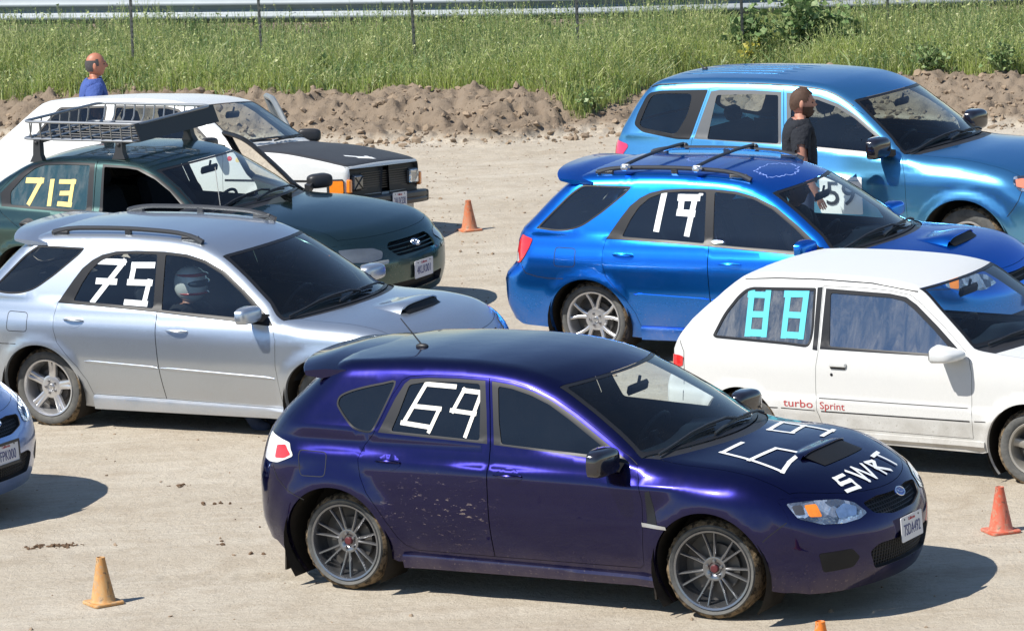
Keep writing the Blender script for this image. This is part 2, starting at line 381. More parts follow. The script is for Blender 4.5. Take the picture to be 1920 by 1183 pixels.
# ------------------------------------------------------------------ car body surface
class Body:
    """a car body as one smooth closed surface f(x,y,z)=0: x forward from the rear axle, y to the car's left, z up"""
    def __init__(s, p):
        s.p = p
        for k in ('top','plan','sec','belt','nose','tail','k','kt'): setattr(s, '_'+k, pchip(p[k]))
        s.cut()
    def hw(s, x, z):
        p = s.p; w = s._plan(x)-s._sec(z); b = s._belt(x); d = (np.sqrt((z-b)**2+.018**2)+(z-b))/2-.0; t = np.clip((z-b)/.05, 0, 1)
        w = w-p['sh']*t*t*(3-2*t)-p['tum']*d-p.get('tc', .12)*d*d
        for cx, cz, R, amp, wd in p['flare']:
            r = np.hypot(x-cx, z-cz); q = np.clip((r-R)/wd, 0, 1); w = w+amp*(1-q)**2*(1+2*q)*np.clip((b-z)/.08+.3, 0, 1)
        for x0, z0, x1, z1, amp, wd in p['crease']:
            zz = z0+(z1-z0)*(x-x0)/(x1-x0); win = np.clip((x-x0)/.15, 0, 1)*np.clip((x1-x)/.15, 0, 1)
            u = (z-zz)/wd; w = w+amp*win*np.where(u > 0, np.exp(-(u*2.2)**2), np.exp(-u*u*.25))
        return w
    def T(s, x, y):
        ya = np.abs(y); z = s._top(x+s._k(x)*ya*ya)-s.p['crown']*ya*ya
        for cx, cy, amp, lx, ly in s.p.get('bulge', []): z = z+amp*np.exp(-((x-cx)/lx)**2-((ya-cy)/ly)**2)
        return z
    def gg(s, x, y, z):
        p = s.p; ya = np.abs(y)
        return (ya-s.hw(x, z), z-s.T(x, ya), x-s._nose(z)+p['af']*ya**2+p.get('af4',0)*ya**4, s._tail(z)+p['ar']*ya**2-x)
    def f(s, x, y, z):
        gs, gt, gf, gr = s.gg(x, y, z); p = s.p
        return smax(smax(smax(gs, gt, s._kt(x)), gf, p['kf']), gr, p['kr'])
    def bis(s, fn, lo, hi, n=26):
        lo = np.array(lo, float); hi = np.array(hi, float)
        for _ in range(n):
            m = (lo+hi)/2; q = fn(m) > 0; hi = np.where(q, m, hi); lo = np.where(q, lo, m)
        return (lo+hi)/2
    def ys(s, x, z): return s.bis(lambda y: s.f(x, y, z), np.zeros_like(x), np.full_like(x, 1.2))
    def zs(s, x, y): return s.bis(lambda z: s.f(x, y, z), np.full_like(x, .45), np.full_like(x, 2.2))
    def xf(s, y, z): return s.bis(lambda x: s.f(x, y, z), np.full_like(y, 1.5), np.full_like(y, 5.))
    def xr(s, y, z): return s.bis(lambda x: s.f(-x, y, z), np.full_like(y, -1.), np.full_like(y, 2.5))*-1
    def nrm(s, P):
        e = 1.5e-3; x, y, z = P.T
        g = np.stack([s.f(x+e,y,z)-s.f(x-e,y,z), s.f(x,y+e,z)-s.f(x,y-e,z), s.f(x,y,z+e)-s.f(x,y,z-e)], 1)
        return g/np.maximum(np.linalg.norm(g, axis=1), 1e-9)[:,None]
    def map(s, dom, v):
        v = np.asarray(v, float); a, b = v[:,0], v[:,1]
        if dom in 'RL': y = s.ys(a, b)*(-1 if dom == 'R' else 1); P = np.stack([a, y, b], 1)
        elif dom == 'T': P = np.stack([a, b, s.zs(a, b)], 1)
        elif dom == 'F': P = np.stack([s.xf(a, b), a, b], 1)
        elif dom == 'B': P = np.stack([s.xr(a, b), a, b], 1)
        return P, s.nrm(P)
    def pt(s, dom, a, b, off=0.):
        P, N = s.map(dom, [(a, b)]); return Vector(P[0]+N[0]*off), Vector(N[0])
    def cut(s):
        """where the side, top, front and rear sheets meet"""
        def ts(x):
            def h(z):
                y = s.ys(x, z); g = s.gg(x, y, z); return g[1]-g[0]
            return s.bis(h, np.full_like(x, .5), np.full_like(x, 2.1), 22)
        def corner(i, lo, hi):
            for _ in range(3):
                x = np.linspace(lo, hi, 14); z = ts(x); g = s.gg(x, s.ys(x, z), z); k = np.where(g[i] > g[1])[0]
                k = k[0] if len(k) else 13; lo, hi = x[max(k-1, 0)], x[k]
            m = (lo+hi)/2; return float(m), float(ts(np.array([m]))[0])
        xe = max(q[1] for q in s.p['nose']); xb = min(q[1] for q in s.p['tail'])
        s.fc = corner(2, xe-1.0, xe+.1); s.rc = corner(3, xb+1.3, xb-.1)
        n = 90; x = np.linspace(s.rc[0], s.fc[0], n); s.TSx, s.TSz = x, ts(x)
        zb = s.p['zb']
        def edge(i, zc, xc, fz, lo, hi):
            z = np.linspace(fz, zc, 16)
            def h(x): y = s.ys(x, z); g = s.gg(x, y, z); return g[i]-g[0]
            xx = s.bis(h, np.full_like(z, lo), np.full_like(z, hi), 22); xx[-1] = xc; return xx, z
        s.SF = edge(2, s.fc[1], s.fc[0], zb[0], xe-1.1, xe+.1); s.SR = edge(3, s.rc[1], s.rc[0], zb[1], xb+1.4, xb-.1)
        def tf(i, c, lo, hi):
            yc = float(s.ys(np.array([c[0]]), np.array([c[1]]))[0]); y = np.linspace(-yc, yc, 31)
            def h(x): z = s.zs(x, y); g = s.gg(x, y, z); return g[i]-g[1]
            xx = s.bis(h, np.full_like(y, lo), np.full_like(y, hi), 22); xx[0] = xx[-1] = c[0]; return xx, y
        s.TF = tf(2, s.fc, xe-1.0, xe+.1); s.TR = tf(3, s.rc, xb+1.3, xb-.1)
    def top_outline(s):
        y = s.ys(s.TSx, s.TSz)
        a = list(zip(s.TSx, -y)); b = list(zip(s.TF[0][1:-1], s.TF[1][1:-1])); c = list(zip(s.TSx[::-1], y[::-1])); d = list(zip(s.TR[0][::-1][1:-1], s.TR[1][::-1][1:-1]))
        return np.array(a+b+c+d)
    def end_outline(s, which):
        S, TT = (s.SF, s.TF) if which == 'F' else (s.SR, s.TR)
        ys_ = s.ys(S[0], S[1]); zt = s.zs(TT[0], TT[1])
        a = list(zip(ys_, S[1])); b = list(zip(TT[1][::-1][1:-1], zt[::-1][1:-1])); c = list(zip(-ys_[::-1], S[1][::-1]))
        return np.array(a+b+c)
    def side_outline(s):
        p = s.p; bot = []
        xs0, xe0 = s.SR[0][0], s.SF[0][0]; base = pchip(p['bot'])
        xs = list(np.linspace(xs0, xe0, 60)); arcs = []
        pts = []; last = None
        for ax, az, R in p['arch']:
            c = []
            for t in np.linspace(math.pi*1.25, -math.pi*.25, 64):
                q = (ax+R*math.cos(t), az+R*math.sin(t))
                if q[1] > base(q[0]): c.append(q)
            arcs.append(c)
        x = xs0; out_ = [(xs0, s.SR[1][0])]
        for c in arcs:
            out_ += [(q, float(base(q))) for q in xs if out_[-1][0]+.02 < q < c[0][0]-.02]; out_ += c
        out_ += [(q, float(base(q))) for q in xs if out_[-1][0]+.02 < q < xe0-.02]
        o = out_+list(zip(s.SF[0], s.SF[1]))+list(zip(s.TSx[::-1][1:], s.TSz[::-1][1:]))+list(zip(s.SR[0][::-1][1:-1], s.SR[1][::-1][1:-1]))
        return np.array(o)

class Builder:
    def __init__(s, body, root, mats): s.b = body; s.root = root; s.m = mats; s.cache = {}
    def panel(s, sm, doms, outline, holes=(), off=0., step=.05, edge=None):
        v, t = tess(outline, list(holes), step, edge or min(step, .035))
        for d in doms:
            P, N = s.b.map(d, v); sm.add(P+N*off, N, t)
        return sm
    def ribbon(s, gm, dom, pts, w, off=.002, step=.04, closed=False, off2=None):
        """flat band along a polyline of sheet coordinates"""
        p = dense(pts, step, closed); n = len(p)
        d = (np.roll(p,-1,0)-np.roll(p,1,0)) if closed else np.gradient(p, axis=0)
        d /= np.maximum(np.hypot(d[:,0], d[:,1]), 1e-9)[:,None]; q = np.stack([-d[:,1], d[:,0]], 1)*w/2
        A, NA = s.b.map(dom, p+q); B, NB = s.b.map(dom, p-q); A = A+NA*off; B = B+NB*off
        V = list(A)+list(B); m = n if closed else n-1
        gm.add(V, [(i, (i+1) % n, n+(i+1) % n, n+i) for i in range(m)]); return gm
    def tube(s, gm, dom, pts, r, off=0., step=.05, closed=False, seg=6):
        p = dense(pts, step, closed); P, N = s.b.map(dom, p); return gm.tube((P+N*off).tolist(), r, seg, closed)
    def cast(s, P0, D):
        P0 = np.asarray(P0, float); D = np.asarray(D, float)
        lo = np.zeros(len(P0)); hi = np.full(len(P0), 1.2)   # from outside (f>0) inward
        for _ in range(26):
            m = (lo+hi)/2; q = P0+D*m[:,None]; o = s.b.f(*q.T) > 0; lo = np.where(o, m, lo); hi = np.where(o, hi, m)
        q = P0+D*hi[:,None]; return q, s.b.nrm(q)
    def patch(s, sm, pts, D, off=.003, step=.04, holes=(), rad=0., back=.5):
        """panel seen along direction D: outline given by 3-D points near the surface"""
        D = np.asarray(D, float); D /= np.linalg.norm(D); U = np.cross(D, (0,0,1.)); U /= np.linalg.norm(U); V = np.cross(U, D)
        pts = np.asarray(pts, float); c = pts.mean(0); pr = lambda q: np.stack([(np.asarray(q)-c)@U, (np.asarray(q)-c)@V], 1)
        o2 = pr(pts)
        if rad: o2 = rnd(o2, rad)
        v, t = tess(o2, [pr(h) for h in holes], step, .03)
        P0 = c+v[:,:1]*U+v[:,1:]*V-D*back
        P, N = s.cast(P0, D); sm.add(P+N*off, N, t)
        mir = np.array([1,-1,1.]); sm2 = SM(); sm2.add((P+N*off)*mir, N*mir, t); return sm2
SEC = [(.15,.125),(.22,.100),(.30,.074),(.42,.036),(.52,.012),(.62,.001),(.74,.0),(.81,.006),(.855,.018),(.90,.038),(.95,.056),(1.0,.072),(1.3,.072)]
CARS = {}
CARS['P'] = dict(wb=2.625,
 top=[(-.95,1.39),(-.5,1.42),(-.2,1.452),(.1,1.475),(.45,1.492),(.8,1.494),(1.1,1.482),(1.4,1.448),(1.62,1.392),(1.9,1.272),(2.15,1.148),(2.42,1.012),(2.5,.995),(2.8,.962),(3.05,.915),(3.25,.855),(3.42,.775),(3.54,.685),(3.62,.60)],
 plan=[(-.9,.815),(-.6,.865),(-.2,.89),(.4,.893),(1.2,.893),(2.2,.895),(2.7,.895),(3.0,.882),(3.3,.855),(3.6,.81)],
 sec=SEC, belt=[(-.9,1.09),(.0,1.06),(.27,1.04),(1.1,1.005),(2.13,.948),(2.3,1.1),(4,1.2)], sh=.005, tum=.40, tc=.1,
 nose=[(.15,3.44),(.25,3.50),(.35,3.53),(.5,3.545),(.62,3.53),(.72,3.49),(.82,3.40),(.95,3.25)], af=.36, af4=.20,
 tail=[(.15,-.74),(.3,-.82),(.45,-.865),(.7,-.865),(.84,-.83),(.95,-.79),(1.1,-.67),(1.25,-.50),(1.35,-.40),(1.45,-.34)], ar=.42,
 k=[(-1,0),(.3,0),(1.0,.15),(1.5,.40),(2.3,.42),(2.7,.16),(3.4,.10)], crown=.05, kt=[(-1,.10),(1.2,.09),(2.1,.08),(2.45,.16),(3.5,.2)], kf=.22, kr=.22,
 flare=[(0,.33,.375,.030,.16),(2.625,.33,.375,.030,.16)], crease=[(-.5,.93,3.1,.80,.010,.035)],
 bot=[(-.7,.28),(-.4,.24),(.4,.235),(2.2,.215),(3.0,.215),(3.5,.2)], zb=(.2,.29), arch=[(0,.327,.372),(2.625,.327,.375)])
GG = dict(wb=2.525,
 top=[(-1.0,1.42),(-.5,1.455),(-.2,1.482),(.2,1.502),(.6,1.508),(1.0,1.497),(1.3,1.472),(1.48,1.44),(1.63,1.392),(1.9,1.252),(2.15,1.10),(2.39,.965),(2.47,.955),(2.8,.930),(3.05,.885),(3.25,.82),(3.38,.745),(3.46,.66),(3.5,.58)],
 plan=[(-1,.76),(-.75,.81),(-.5,.845),(0,.865),(1.2,.869),(2.2,.866),(2.7,.855),(3.0,.83),(3.3,.79),(3.6,.72)],
 sec=SEC, belt=[(-1,1.07),(-.4,1.035),(.16,.992),(1.08,.957),(2.13,.897),(2.28,1.05),(4,1.2)], sh=.005, tum=.385, tc=.08,
 nose=[(.15,3.36),(.25,3.42),(.4,3.45),(.55,3.455),(.68,3.43),(.78,3.37),(.9,3.25)], af=.25, af4=.25,
 tail=[(.15,-.80),(.3,-.87),(.45,-.92),(.64,-.92),(.72,-.86),(.78,-.80),(.95,-.785),(1.04,-.74),(1.1,-.67),(1.3,-.46),(1.42,-.33),(1.5,-.25)], ar=.22,
 k=[(-1,0),(.6,0),(1.2,.15),(1.5,.38),(2.3,.40),(2.7,.15),(3.4,.10)], crown=.055, kt=[(-1,.09),(1.2,.085),(2.1,.07),(2.4,.12),(3.4,.16)], kf=.18, kr=.16,
 flare=[(0,.32,.36,.016,.09),(2.525,.32,.36,.020,.10)], crease=[],
 bot=[(-.8,.27),(-.4,.25),(.4,.19),(2.1,.175),(2.9,.2),(3.4,.2)], zb=(.2,.29), arch=[(0,.318,.355),(2.525,.318,.355)])
CARS['S'] = GG
CARS['B'] = GG
CARS['E'] = dict(wb=2.26, x0=.06,
 top=[(-.8,1.27),(-.35,1.315),(-.05,1.352),(.3,1.376),(.7,1.382),(1.1,1.372),(1.35,1.348),(1.49,1.315),(1.7,1.18),(1.9,1.04),(2.04,.945),(2.12,.93),(2.4,.895),(2.65,.845),(2.85,.785),(2.97,.73),(3.05,.66)],
 plan=[(-.7,.70),(-.45,.745),(0,.768),(1.2,.772),(2.3,.768),(2.7,.745),(3.1,.70)],
 sec=[(.15,.05),(.24,.035),(.30,.025),(.44,.004),(.455,.0),(.53,.0),(.545,.006),(.7,.006),(.85,.018),(.92,.03),(1.3,.03)],
 belt=[(-.7,.93),(.6,.90),(1.9,.872),(2.05,1.0),(3.5,1.1)], sh=.006, tum=.36, tc=.05,
 nose=[(.15,2.97),(.25,3.02),(.4,3.05),(.6,3.05),(.7,3.03),(.8,2.97)], af=.16, af4=.12,
 tail=[(.15,-.60),(.3,-.65),(.5,-.66),(.6,-.64),(.66,-.60),(.8,-.585),(.9,-.545),(1.08,-.37),(1.24,-.17),(1.32,-.07),(1.4,.0)], ar=.14,
 k=[(-1,0),(.6,0),(1.1,.12),(1.5,.28),(2.0,.28),(2.4,.1),(3,.08)], crown=.035, kt=[(-1,.045),(1.2,.035),(1.9,.04),(2.2,.06),(3.4,.08)], kf=.10, kr=.08,
 flare=[(.06,.28,.31,.012,.06),(2.32,.28,.33,.014,.07)], crease=[],
 bot=[(-.6,.27),(-.2,.25),(.4,.245),(2.0,.225),(2.7,.22),(3.0,.2)], zb=(.2,.26), arch=[(.06,.275,.305),(2.32,.275,.325)])
CARS['F'] = dict(wb=2.67,
 top=[(-1.3,.99),(-1.0,1.02),(-.75,1.05),(-.55,1.13),(-.3,1.27),(-.05,1.375),(.2,1.415),(.55,1.432),(.9,1.428),(1.15,1.408),(1.33,1.375),(1.6,1.262),(1.85,1.128),(2.12,.985),(2.2,.972),(2.5,.955),(2.9,.905),(3.2,.845),(3.42,.775),(3.55,.70),(3.65,.62)],
 plan=[(-1.3,.82),(-1.0,.87),(-.5,.898),(0,.908),(1.5,.91),(2.4,.905),(2.9,.89),(3.2,.865),(3.6,.81)],
 sec=SEC, belt=[(-1.3,1.0),(-.27,.974),(.5,.944),(1.2,.92),(1.95,.895),(2.1,1.1),(4,1.2)], sh=.005, tum=.42, tc=.1,
 nose=[(.15,3.53),(.25,3.59),(.4,3.625),(.55,3.63),(.62,3.60),(.66,3.56),(.75,3.53),(.85,3.45)], af=.28, af4=.20,
 tail=[(.15,-1.05),(.3,-1.12),(.5,-1.155),(.8,-1.13),(1.0,-1.08),(1.1,-1.05)], ar=.2,
 k=[(-1.3,0),(-.6,-.1),(.2,0),(.8,.1),(1.3,.38),(2.0,.40),(2.4,.14),(3.4,.10)], crown=.06, kt=[(-1,.09),(1.0,.08),(1.9,.07),(2.2,.14),(3.4,.16)], kf=.2, kr=.16,
 flare=[(0,.31,.35,.014,.08),(2.67,.31,.35,.014,.08)], crease=[(-.9,.56,3.3,.52,.008,.03)],
 bot=[(-1,.26),(.4,.2),(2.3,.19),(3.4,.2)], zb=(.2,.28), arch=[(0,.31,.345),(2.67,.31,.345)])
CARS['G'] = dict(wb=2.4,
 top=[(-1.,1.31),(-.35,1.375),(0,1.40),(.4,1.418),(.8,1.418),(1.15,1.405),(1.35,1.378),(1.48,1.345),(1.7,1.21),(1.9,1.08),(2.08,.965),(2.15,.955),(2.5,.93),(2.8,.885),(3.05,.835),(3.18,.80),(3.26,.74)],
 plan=[(-1.,.74),(-.6,.78),(0,.798),(1.5,.803),(2.6,.80),(3.0,.785),(3.3,.76)],
 sec=[(.15,.05),(.3,.025),(.5,.006),(.66,.0),(.8,.006),(.9,.02),(1.3,.02)],
 belt=[(-.7,.96),(.6,.94),(1.9,.91),(2.05,1.05),(3.5,1.2)], sh=.008, tum=.37, tc=.05,
 nose=[(.15,3.12),(.25,3.15),(.4,3.16),(.55,3.19),(.75,3.20),(.82,3.18)], af=.03, af4=.03,
 tail=[(.15,-.84),(.3,-.90),(.5,-.92),(.85,-.89),(.95,-.80),(1.15,-.57),(1.33,-.36),(1.42,-.26)], ar=.10,
 k=[(-1,0),(.6,0),(1.1,.08),(1.5,.14),(2.0,.14),(2.4,.05),(3,.03)], crown=.04, kt=[(-1,.06),(1.2,.05),(1.9,.05),(2.2,.07),(3.4,.07)], kf=.05, kr=.08,
 flare=[(0,.29,.33,.01,.05),(2.4,.29,.33,.01,.05)], crease=[],
 bot=[(-.6,.27),(.4,.23),(2.0,.23),(3.1,.24)], zb=(.26,.27), arch=[(0,.29,.325),(2.4,.29,.325)])
CARS['D'] = dict(wb=2.615,
 top=[(-1.3,1.66),(-.9,1.70),(-.5,1.733),(0,1.755),(.4,1.757),(.8,1.745),(1.1,1.722),(1.32,1.682),(1.52,1.615),(1.8,1.442),(2.0,1.305),(2.21,1.165),(2.3,1.15),(2.6,1.125),(2.9,1.075),(3.15,1.0),(3.35,.91),(3.48,.82),(3.56,.72)],
 plan=[(-1.2,.80),(-.9,.85),(-.5,.890),(0,.904),(1.2,.907),(2.3,.907),(2.8,.895),(3.1,.87),(3.5,.82)],
 sec=[(.2,.11),(.3,.08),(.42,.045),(.55,.012),(.68,.0),(.86,.0),(.95,.012),(1.0,.028),(1.10,.055),(1.2,.075),(1.6,.075)],
 belt=[(-1.2,1.26),(-.2,1.205),(.8,1.166),(1.4,1.118),(2.0,1.065),(2.16,1.3),(4,1.4)], sh=.005, tum=.315, tc=.06,
 nose=[(.2,3.46),(.35,3.52),(.5,3.55),(.7,3.55),(.85,3.50),(1.0,3.38)], af=.3, af4=.22,
 tail=[(.2,-1.03),(.4,-1.11),(.65,-1.12),(.8,-1.07),(1.1,-1.06),(1.25,-1.0),(1.45,-.88),(1.62,-.76),(1.72,-.68)], ar=.13,
 k=[(-1.3,0),(.6,0),(1.1,.1),(1.4,.33),(2.1,.36),(2.5,.15),(3.4,.10)], crown=.06, kt=[(-1.3,.09),(1.2,.08),(2.0,.07),(2.3,.16),(3.4,.2)], kf=.2, kr=.14,
 flare=[(0,.36,.42,.028,.10),(2.60,.34,.42,.030,.11)], crease=[(-.8,.98,1.9,.90,.010,.03)],
 bot=[(-1,.35),(.4,.30),(2.1,.29),(3.3,.25)], zb=(.25,.36), arch=[(0,.345,.415),(2.59,.345,.415)])
# x, y, z, yaw, tilt about the car's long axis
POSE = {'P':(-.73295,27.72442,0,-.518365,0),'S':(-3.21249,33.81417,0,-.500474,.015),'B':(1.03815,35.51995,.035,-.475,.02),'E':(1.955107,31.07876,0,-.587233,.015),
 'F':(-3.839054,39.24161,0,-.528039,.015),'G':(-3.945987,43.3476,.0,-.44,-.085),'D':(2.233627,39.84045,0,-.5566,0)}
def _repivot(k, old, lx, ly):
    X,Y,Z,a,t = POSE[k]; c0,s0,c1,s1 = math.cos(old),math.sin(old),math.cos(a),math.sin(a)
    POSE[k] = (X+lx*c0-ly*s0-(lx*c1-ly*s1), Y+lx*s0+ly*c0-(lx*s1+ly*c1), Z, a, t)
_repivot('B', -.525034, 0, -.745); _repivot('G', -.493545, 3.17, -.72)
# ------------------------------------------------------------------ materials used by the cars
BLACK = simple('black_plastic', (.022,.022,.024), .45, spec=.5, var=.2, vscale=14)
SEAL = simple('rubber', (.014,.014,.015), .6, spec=.35)
TRIM = simple('window_trim_black', (.014,.015,.018), .38, spec=.22)
GREYTRIM = simple('grey_trim', (.085,.09,.095), .4, spec=.5, coat=.2)
CHROME = simple('chrome', (.75,.76,.78), .12, metal=1., var=.04)
SILVERTRIM = simple('satin_metal', (.6,.61,.63), .3, metal=.9, var=.05)
INTER = simple('cabin_cloth', (.022,.024,.03), .85, spec=.2, var=.3, vscale=30)
INTERL = simple('cabin_grey', (.035,.045,.05), .8, spec=.2, var=.2)
DASH = simple('dashboard_vinyl', (.03,.031,.034), .6, spec=.3, var=.2, vscale=20)
LINER = simple('wheel_well', (.03,.026,.022), .9, spec=.1, var=.5, vscale=9)
DARKM = simple('dark_mesh', (.010,.010,.011), .6, spec=.3)
TAPE = simple('masking_tape', (.80,.77,.70), .7, spec=.3, var=.08, vscale=25)
TAPEY = simple('yellow_masking_tape', (.80,.60,.22), .7, spec=.3, var=.1, vscale=25)
TAPEC = simple('cyan_tape', (.10,.52,.60), .6, spec=.3, var=.08, vscale=20)
TAPEW = simple('white_tape', (.78,.80,.80), .6, spec=.3, var=.08, vscale=25)
LENS = lampmat('headlamp_chrome', (.13,.15,.19), (.80,.84,.88), 17)
AMBER = simple('amber_lens', (.85,.24,.02), .18, spec=.6, coat=1., var=.2, vscale=40)
REDL = simple('red_lens', (.62,.02,.02), .15, spec=.6, coat=1., var=.25, vscale=30)
CLEARL = simple('clear_lens', (.62,.62,.62), .12, spec=.7, coat=1., var=.3, vscale=30)
PLATEW = simple('plate_white', (.62,.62,.64), .4, spec=.4, var=.05)
PLATEB = simple('plate_blue', (.03,.04,.16), .5)
PLATER = simple('plate_red', (.45,.05,.06), .5)
GLASS = glassm('window_glass', (.80,.88,.88), .008, fk=1.5, opac=.0)
WGLASS = glassm('windshield_glass', (.80,.90,.89), .008, fk=1.0)
TGLASS = glassm('tinted_glass', (.14,.19,.21), .008, fk=1.5, opac=.15, opcol=(.010,.014,.020))
DGLASS = glassm('dusty_sky_glass', (.30,.40,.50), .05, streak=.38, opac=.3, opcol=(.08,.13,.22))  # blue film colour paints in sky reflection beneath the dust streaks
DGLASS2 = glassm('sky_blue_dusty_glass', (.26,.42,.56), .02, fk=2.4, streak=.22, opac=.35, opcol=(.07,.13,.26))  # sky reflection painted as a blue film colour, dust streaks over it

def tyre_mats():
    if 'mud_tread' in MATS: return MATS['tyre_wall'], MATS['mud_tread']
    m, n, l = nmat('tyre_wall'); tc = n.new('ShaderNodeTexCoord').outputs['Object']
    c = mixc(n, l, ramp(n, l, noise(n, l, 7, 6, .65, tc), [(.3, 0.), (.75, 1.)]), (.055,.058,.06), (.17,.165,.15))
    out(n, l, principled(n, l, Base_Color=c, Roughness=.8, Specular_IOR_Level=.3, Normal=bump(n, l, noise(n, l, 60, 3, .6, tc), .003)).outputs[0]); MATS['tyre_wall'] = m
    m, n, l = nmat('mud_tread'); tc = n.new('ShaderNodeTexCoord').outputs['Object']
    c = mixc(n, l, ramp(n, l, noise(n, l, 22, 5, .7, tc), [(.42, 0.), (.56, 1.)]), (.055,.045,.034), (.27,.20,.125))
    out(n, l, principled(n, l, Base_Color=c, Roughness=.95, Specular_IOR_Level=.1, Normal=bump(n, l, noise(n, l, 40, 5, .7, tc), .03)).outputs[0]); MATS['mud_tread'] = m
    return MATS['tyre_wall'], m

# ------------------------------------------------------------------ wheels (axis along y, outer face towards -y)
def make_wheel(parent, style, R, w, rr, rim, loc, cap=None, mud=1.):
    tw, mt = tyre_mats(); h = w/2; g = GM()
    hub = GM(); hub.lathe([(.001,-.02),(rr*.62,-.02),(rr*.62,.01),(.001,.01)], 40, 'y'); hub.lathe([(.001,.02),(rr*.93,.02),(rr*.93,h*.9),(.001,h*.9)], 28, 'y')
    ho = hub.obj('wheel', [simple('brake_disc', (.09,.085,.08), .5, metal=.5)], parent, loc)
    prof = [(rr-.006,-h+.028),(rr+.004,-h+.008),(rr+.018,-h+.001),(rr+(R-rr)*.45,-h-.006),(R-.028,-h+.004),(R-.012,-h+.018),(R-.003,-h+.04),(R,-h*.4),(R,h*.4),(R-.003,h-.04),(R-.012,h-.018),(rr+.02,h),(rr-.006,h-.03)]
    seg = 96; n = len(prof); V = []
    for k in range(seg):
        a = 2*math.pi*k/seg
        for i, (r, y) in enumerate(prof):
            j = 0
            if 5 <= i <= 10: j = mud*(random.uniform(-.003,.007) if i in (5,6,9,10) else random.uniform(-.002,.006))
            yy = -random.uniform(0,.006)*mud if i in (5,) else 0
            V.append(((r+j)*math.cos(a), y+yy, (r+j)*math.sin(a)))
    F1, F2 = [], []
    for k in range(seg):
        k2 = (k+1) % seg
        for i in range(n-1): (F2 if 4 <= i <= 10 else F1).append((k*n+i, k*n+i+1, k2*n+i+1, k2*n+i))
    g.m = 0; g.add(V, F1); g.m = 1; o = len(g.v)-len(V); g.f += [tuple(i+o for i in f) for f in F2]; g.mi += [1]*len(F2)
    g.obj('tyre', [tw, mt], ho, ang=60)
    q = GM(); y0 = -h+.012
    q.lathe([(rr-.004,y0+.012),(rr+.008,y0-.008),(rr+.004,y0-.014),(rr-.008,y0-.010),(rr-.014,y0+.004),(rr-.018,y0+.03),(rr-.03,y0+.09),(rr-.034,h-.03)], 56, 'y')
    ye = y0+.012; yc = y0+.035; rc = .062
    def spoke(a, r0, r1, w0, w1, y_0, y_1, th=.022, da=0.):
        rings = []
        for t in (0,.3,.6,1.):
            r = r0+(r1-r0)*t; ww = w0+(w1-w0)*t**.8 if t < .99 else w1*1.1; y = y_0+(y_1-y_0)*t**1.5; aa = a+da*t
            c, s_ = math.cos(aa), math.sin(aa); px, pz = r*c, r*s_
            rings.append([(px-s_*ww, y+th, pz+c*ww),(px-s_*ww*.8, y+.002, pz+c*ww*.8),(px-s_*ww*.3, y-.003, pz+c*ww*.3),(px+s_*ww*.3, y-.003, pz-c*ww*.3),(px+s_*ww*.8, y+.002, pz-c*ww*.8),(px+s_*ww, y+th, pz-c*ww)])
        q.loft(rings)
    if style == 'multi':
        q.lathe([(.001,yc+.012),(.034,yc+.012),(.040,yc+.006),(.066,yc-.004),(.074,yc-.002),(.078,yc+.012),(.078,yc+.03),(.001,yc+.03)], 40, 'y')
        for k in range(7):
            for sgn in (-1,1): spoke(2*math.pi*(k+.25)/7+sgn*.135, .072, rr-.012, .0115, .0078, yc, ye, .02, sgn*.030)
        nl = 5
    elif style == 'dual5':
        q.lathe([(.001,yc+.006),(.03,yc+.006),(.036,yc-.004),(.07,yc-.006),(.088,yc),(.092,yc+.02),(.001,yc+.02)], 40, 'y')
        for k in range(5):
            for sgn in (-1,1): spoke(2*math.pi*(k+.12)/5+sgn*.10, .075, rr-.012, .028, .0165, yc, ye, .024, sgn*-.0)
        nl = 5
    elif style == 'y5':
        q.lathe([(.001,yc+.004),(.03,yc+.002),(.05,yc-.002),(.085,yc),(.095,yc+.01),(.098,yc+.03),(.001,yc+.03)], 40, 'y')
        for k in range(5):
            for sgn in (-1,1): spoke(2*math.pi*(k+.25)/5+sgn*.11, .08, rr-.010, .018, .0125, yc, ye, .022, sgn*.19)
        nl = 5
    else:
        q.lathe([(.001,yc),(.05,yc-.012),(.09,yc),(.095,yc+.02),(.001,yc+.02)], 36, 'y')
        for k in range(4): spoke(2*math.pi*(k+.3)/4, .07, rr-.012, .034, .030, yc, ye+.01, .02)
        nl = 4
    q.m = 1
    for k in range(nl):
        a = 2*math.pi*(k+.5)/nl; q.X = Matrix.Translation((.048*math.cos(a), yc-.006, .048*math.sin(a))); q.lathe([(.001,-.008),(.009,-.007),(.011,.0),(.011,.02)], 8, 'y')
    q.X = None; q.obj('rim', [rim, simple('lug_nut_steel', (.22,.22,.23), .3, metal=.8)], ho, ang=40)
    c = GM(); c.lathe([(.001,yc-.009),(.02,yc-.008),(.025,yc-.003),(.026,yc+.012)], 20, 'y')
    c.obj('centre_cap', [cap or SILVERTRIM], ho)
    return ho
def copy_part(o, loc, rot):
    c = o.copy(); COL.objects.link(c); c.location = loc; c.rotation_euler = rot
    for ch in o.children:
        d = ch.copy(); COL.objects.link(d); d.parent = c
    return c
def wheels(root, style, R, w, rr, rim, yo, xr, xf, steer=0., cap=None, roll=(0.,.6), mud=1., zc=None):
    zc = zc or R; a = make_wheel(root, style, R, w, rr, rim, (xr, -yo, zc), cap, mud); a.rotation_euler = (0, roll[0], 0)
    b = copy_part(a, (xf, -yo, zc), (0, roll[1], 0)); b.rotation_mode = 'QUATERNION'
    b.rotation_quaternion = (Matrix.Rotation(steer, 4, 'Z') @ Matrix.Rotation(roll[1], 4, 'Y')).to_quaternion()
    copy_part(a, (xr, yo, zc), (0, 1.1, math.pi)); copy_part(a, (xf, yo, zc), (0, .3, math.pi+steer))

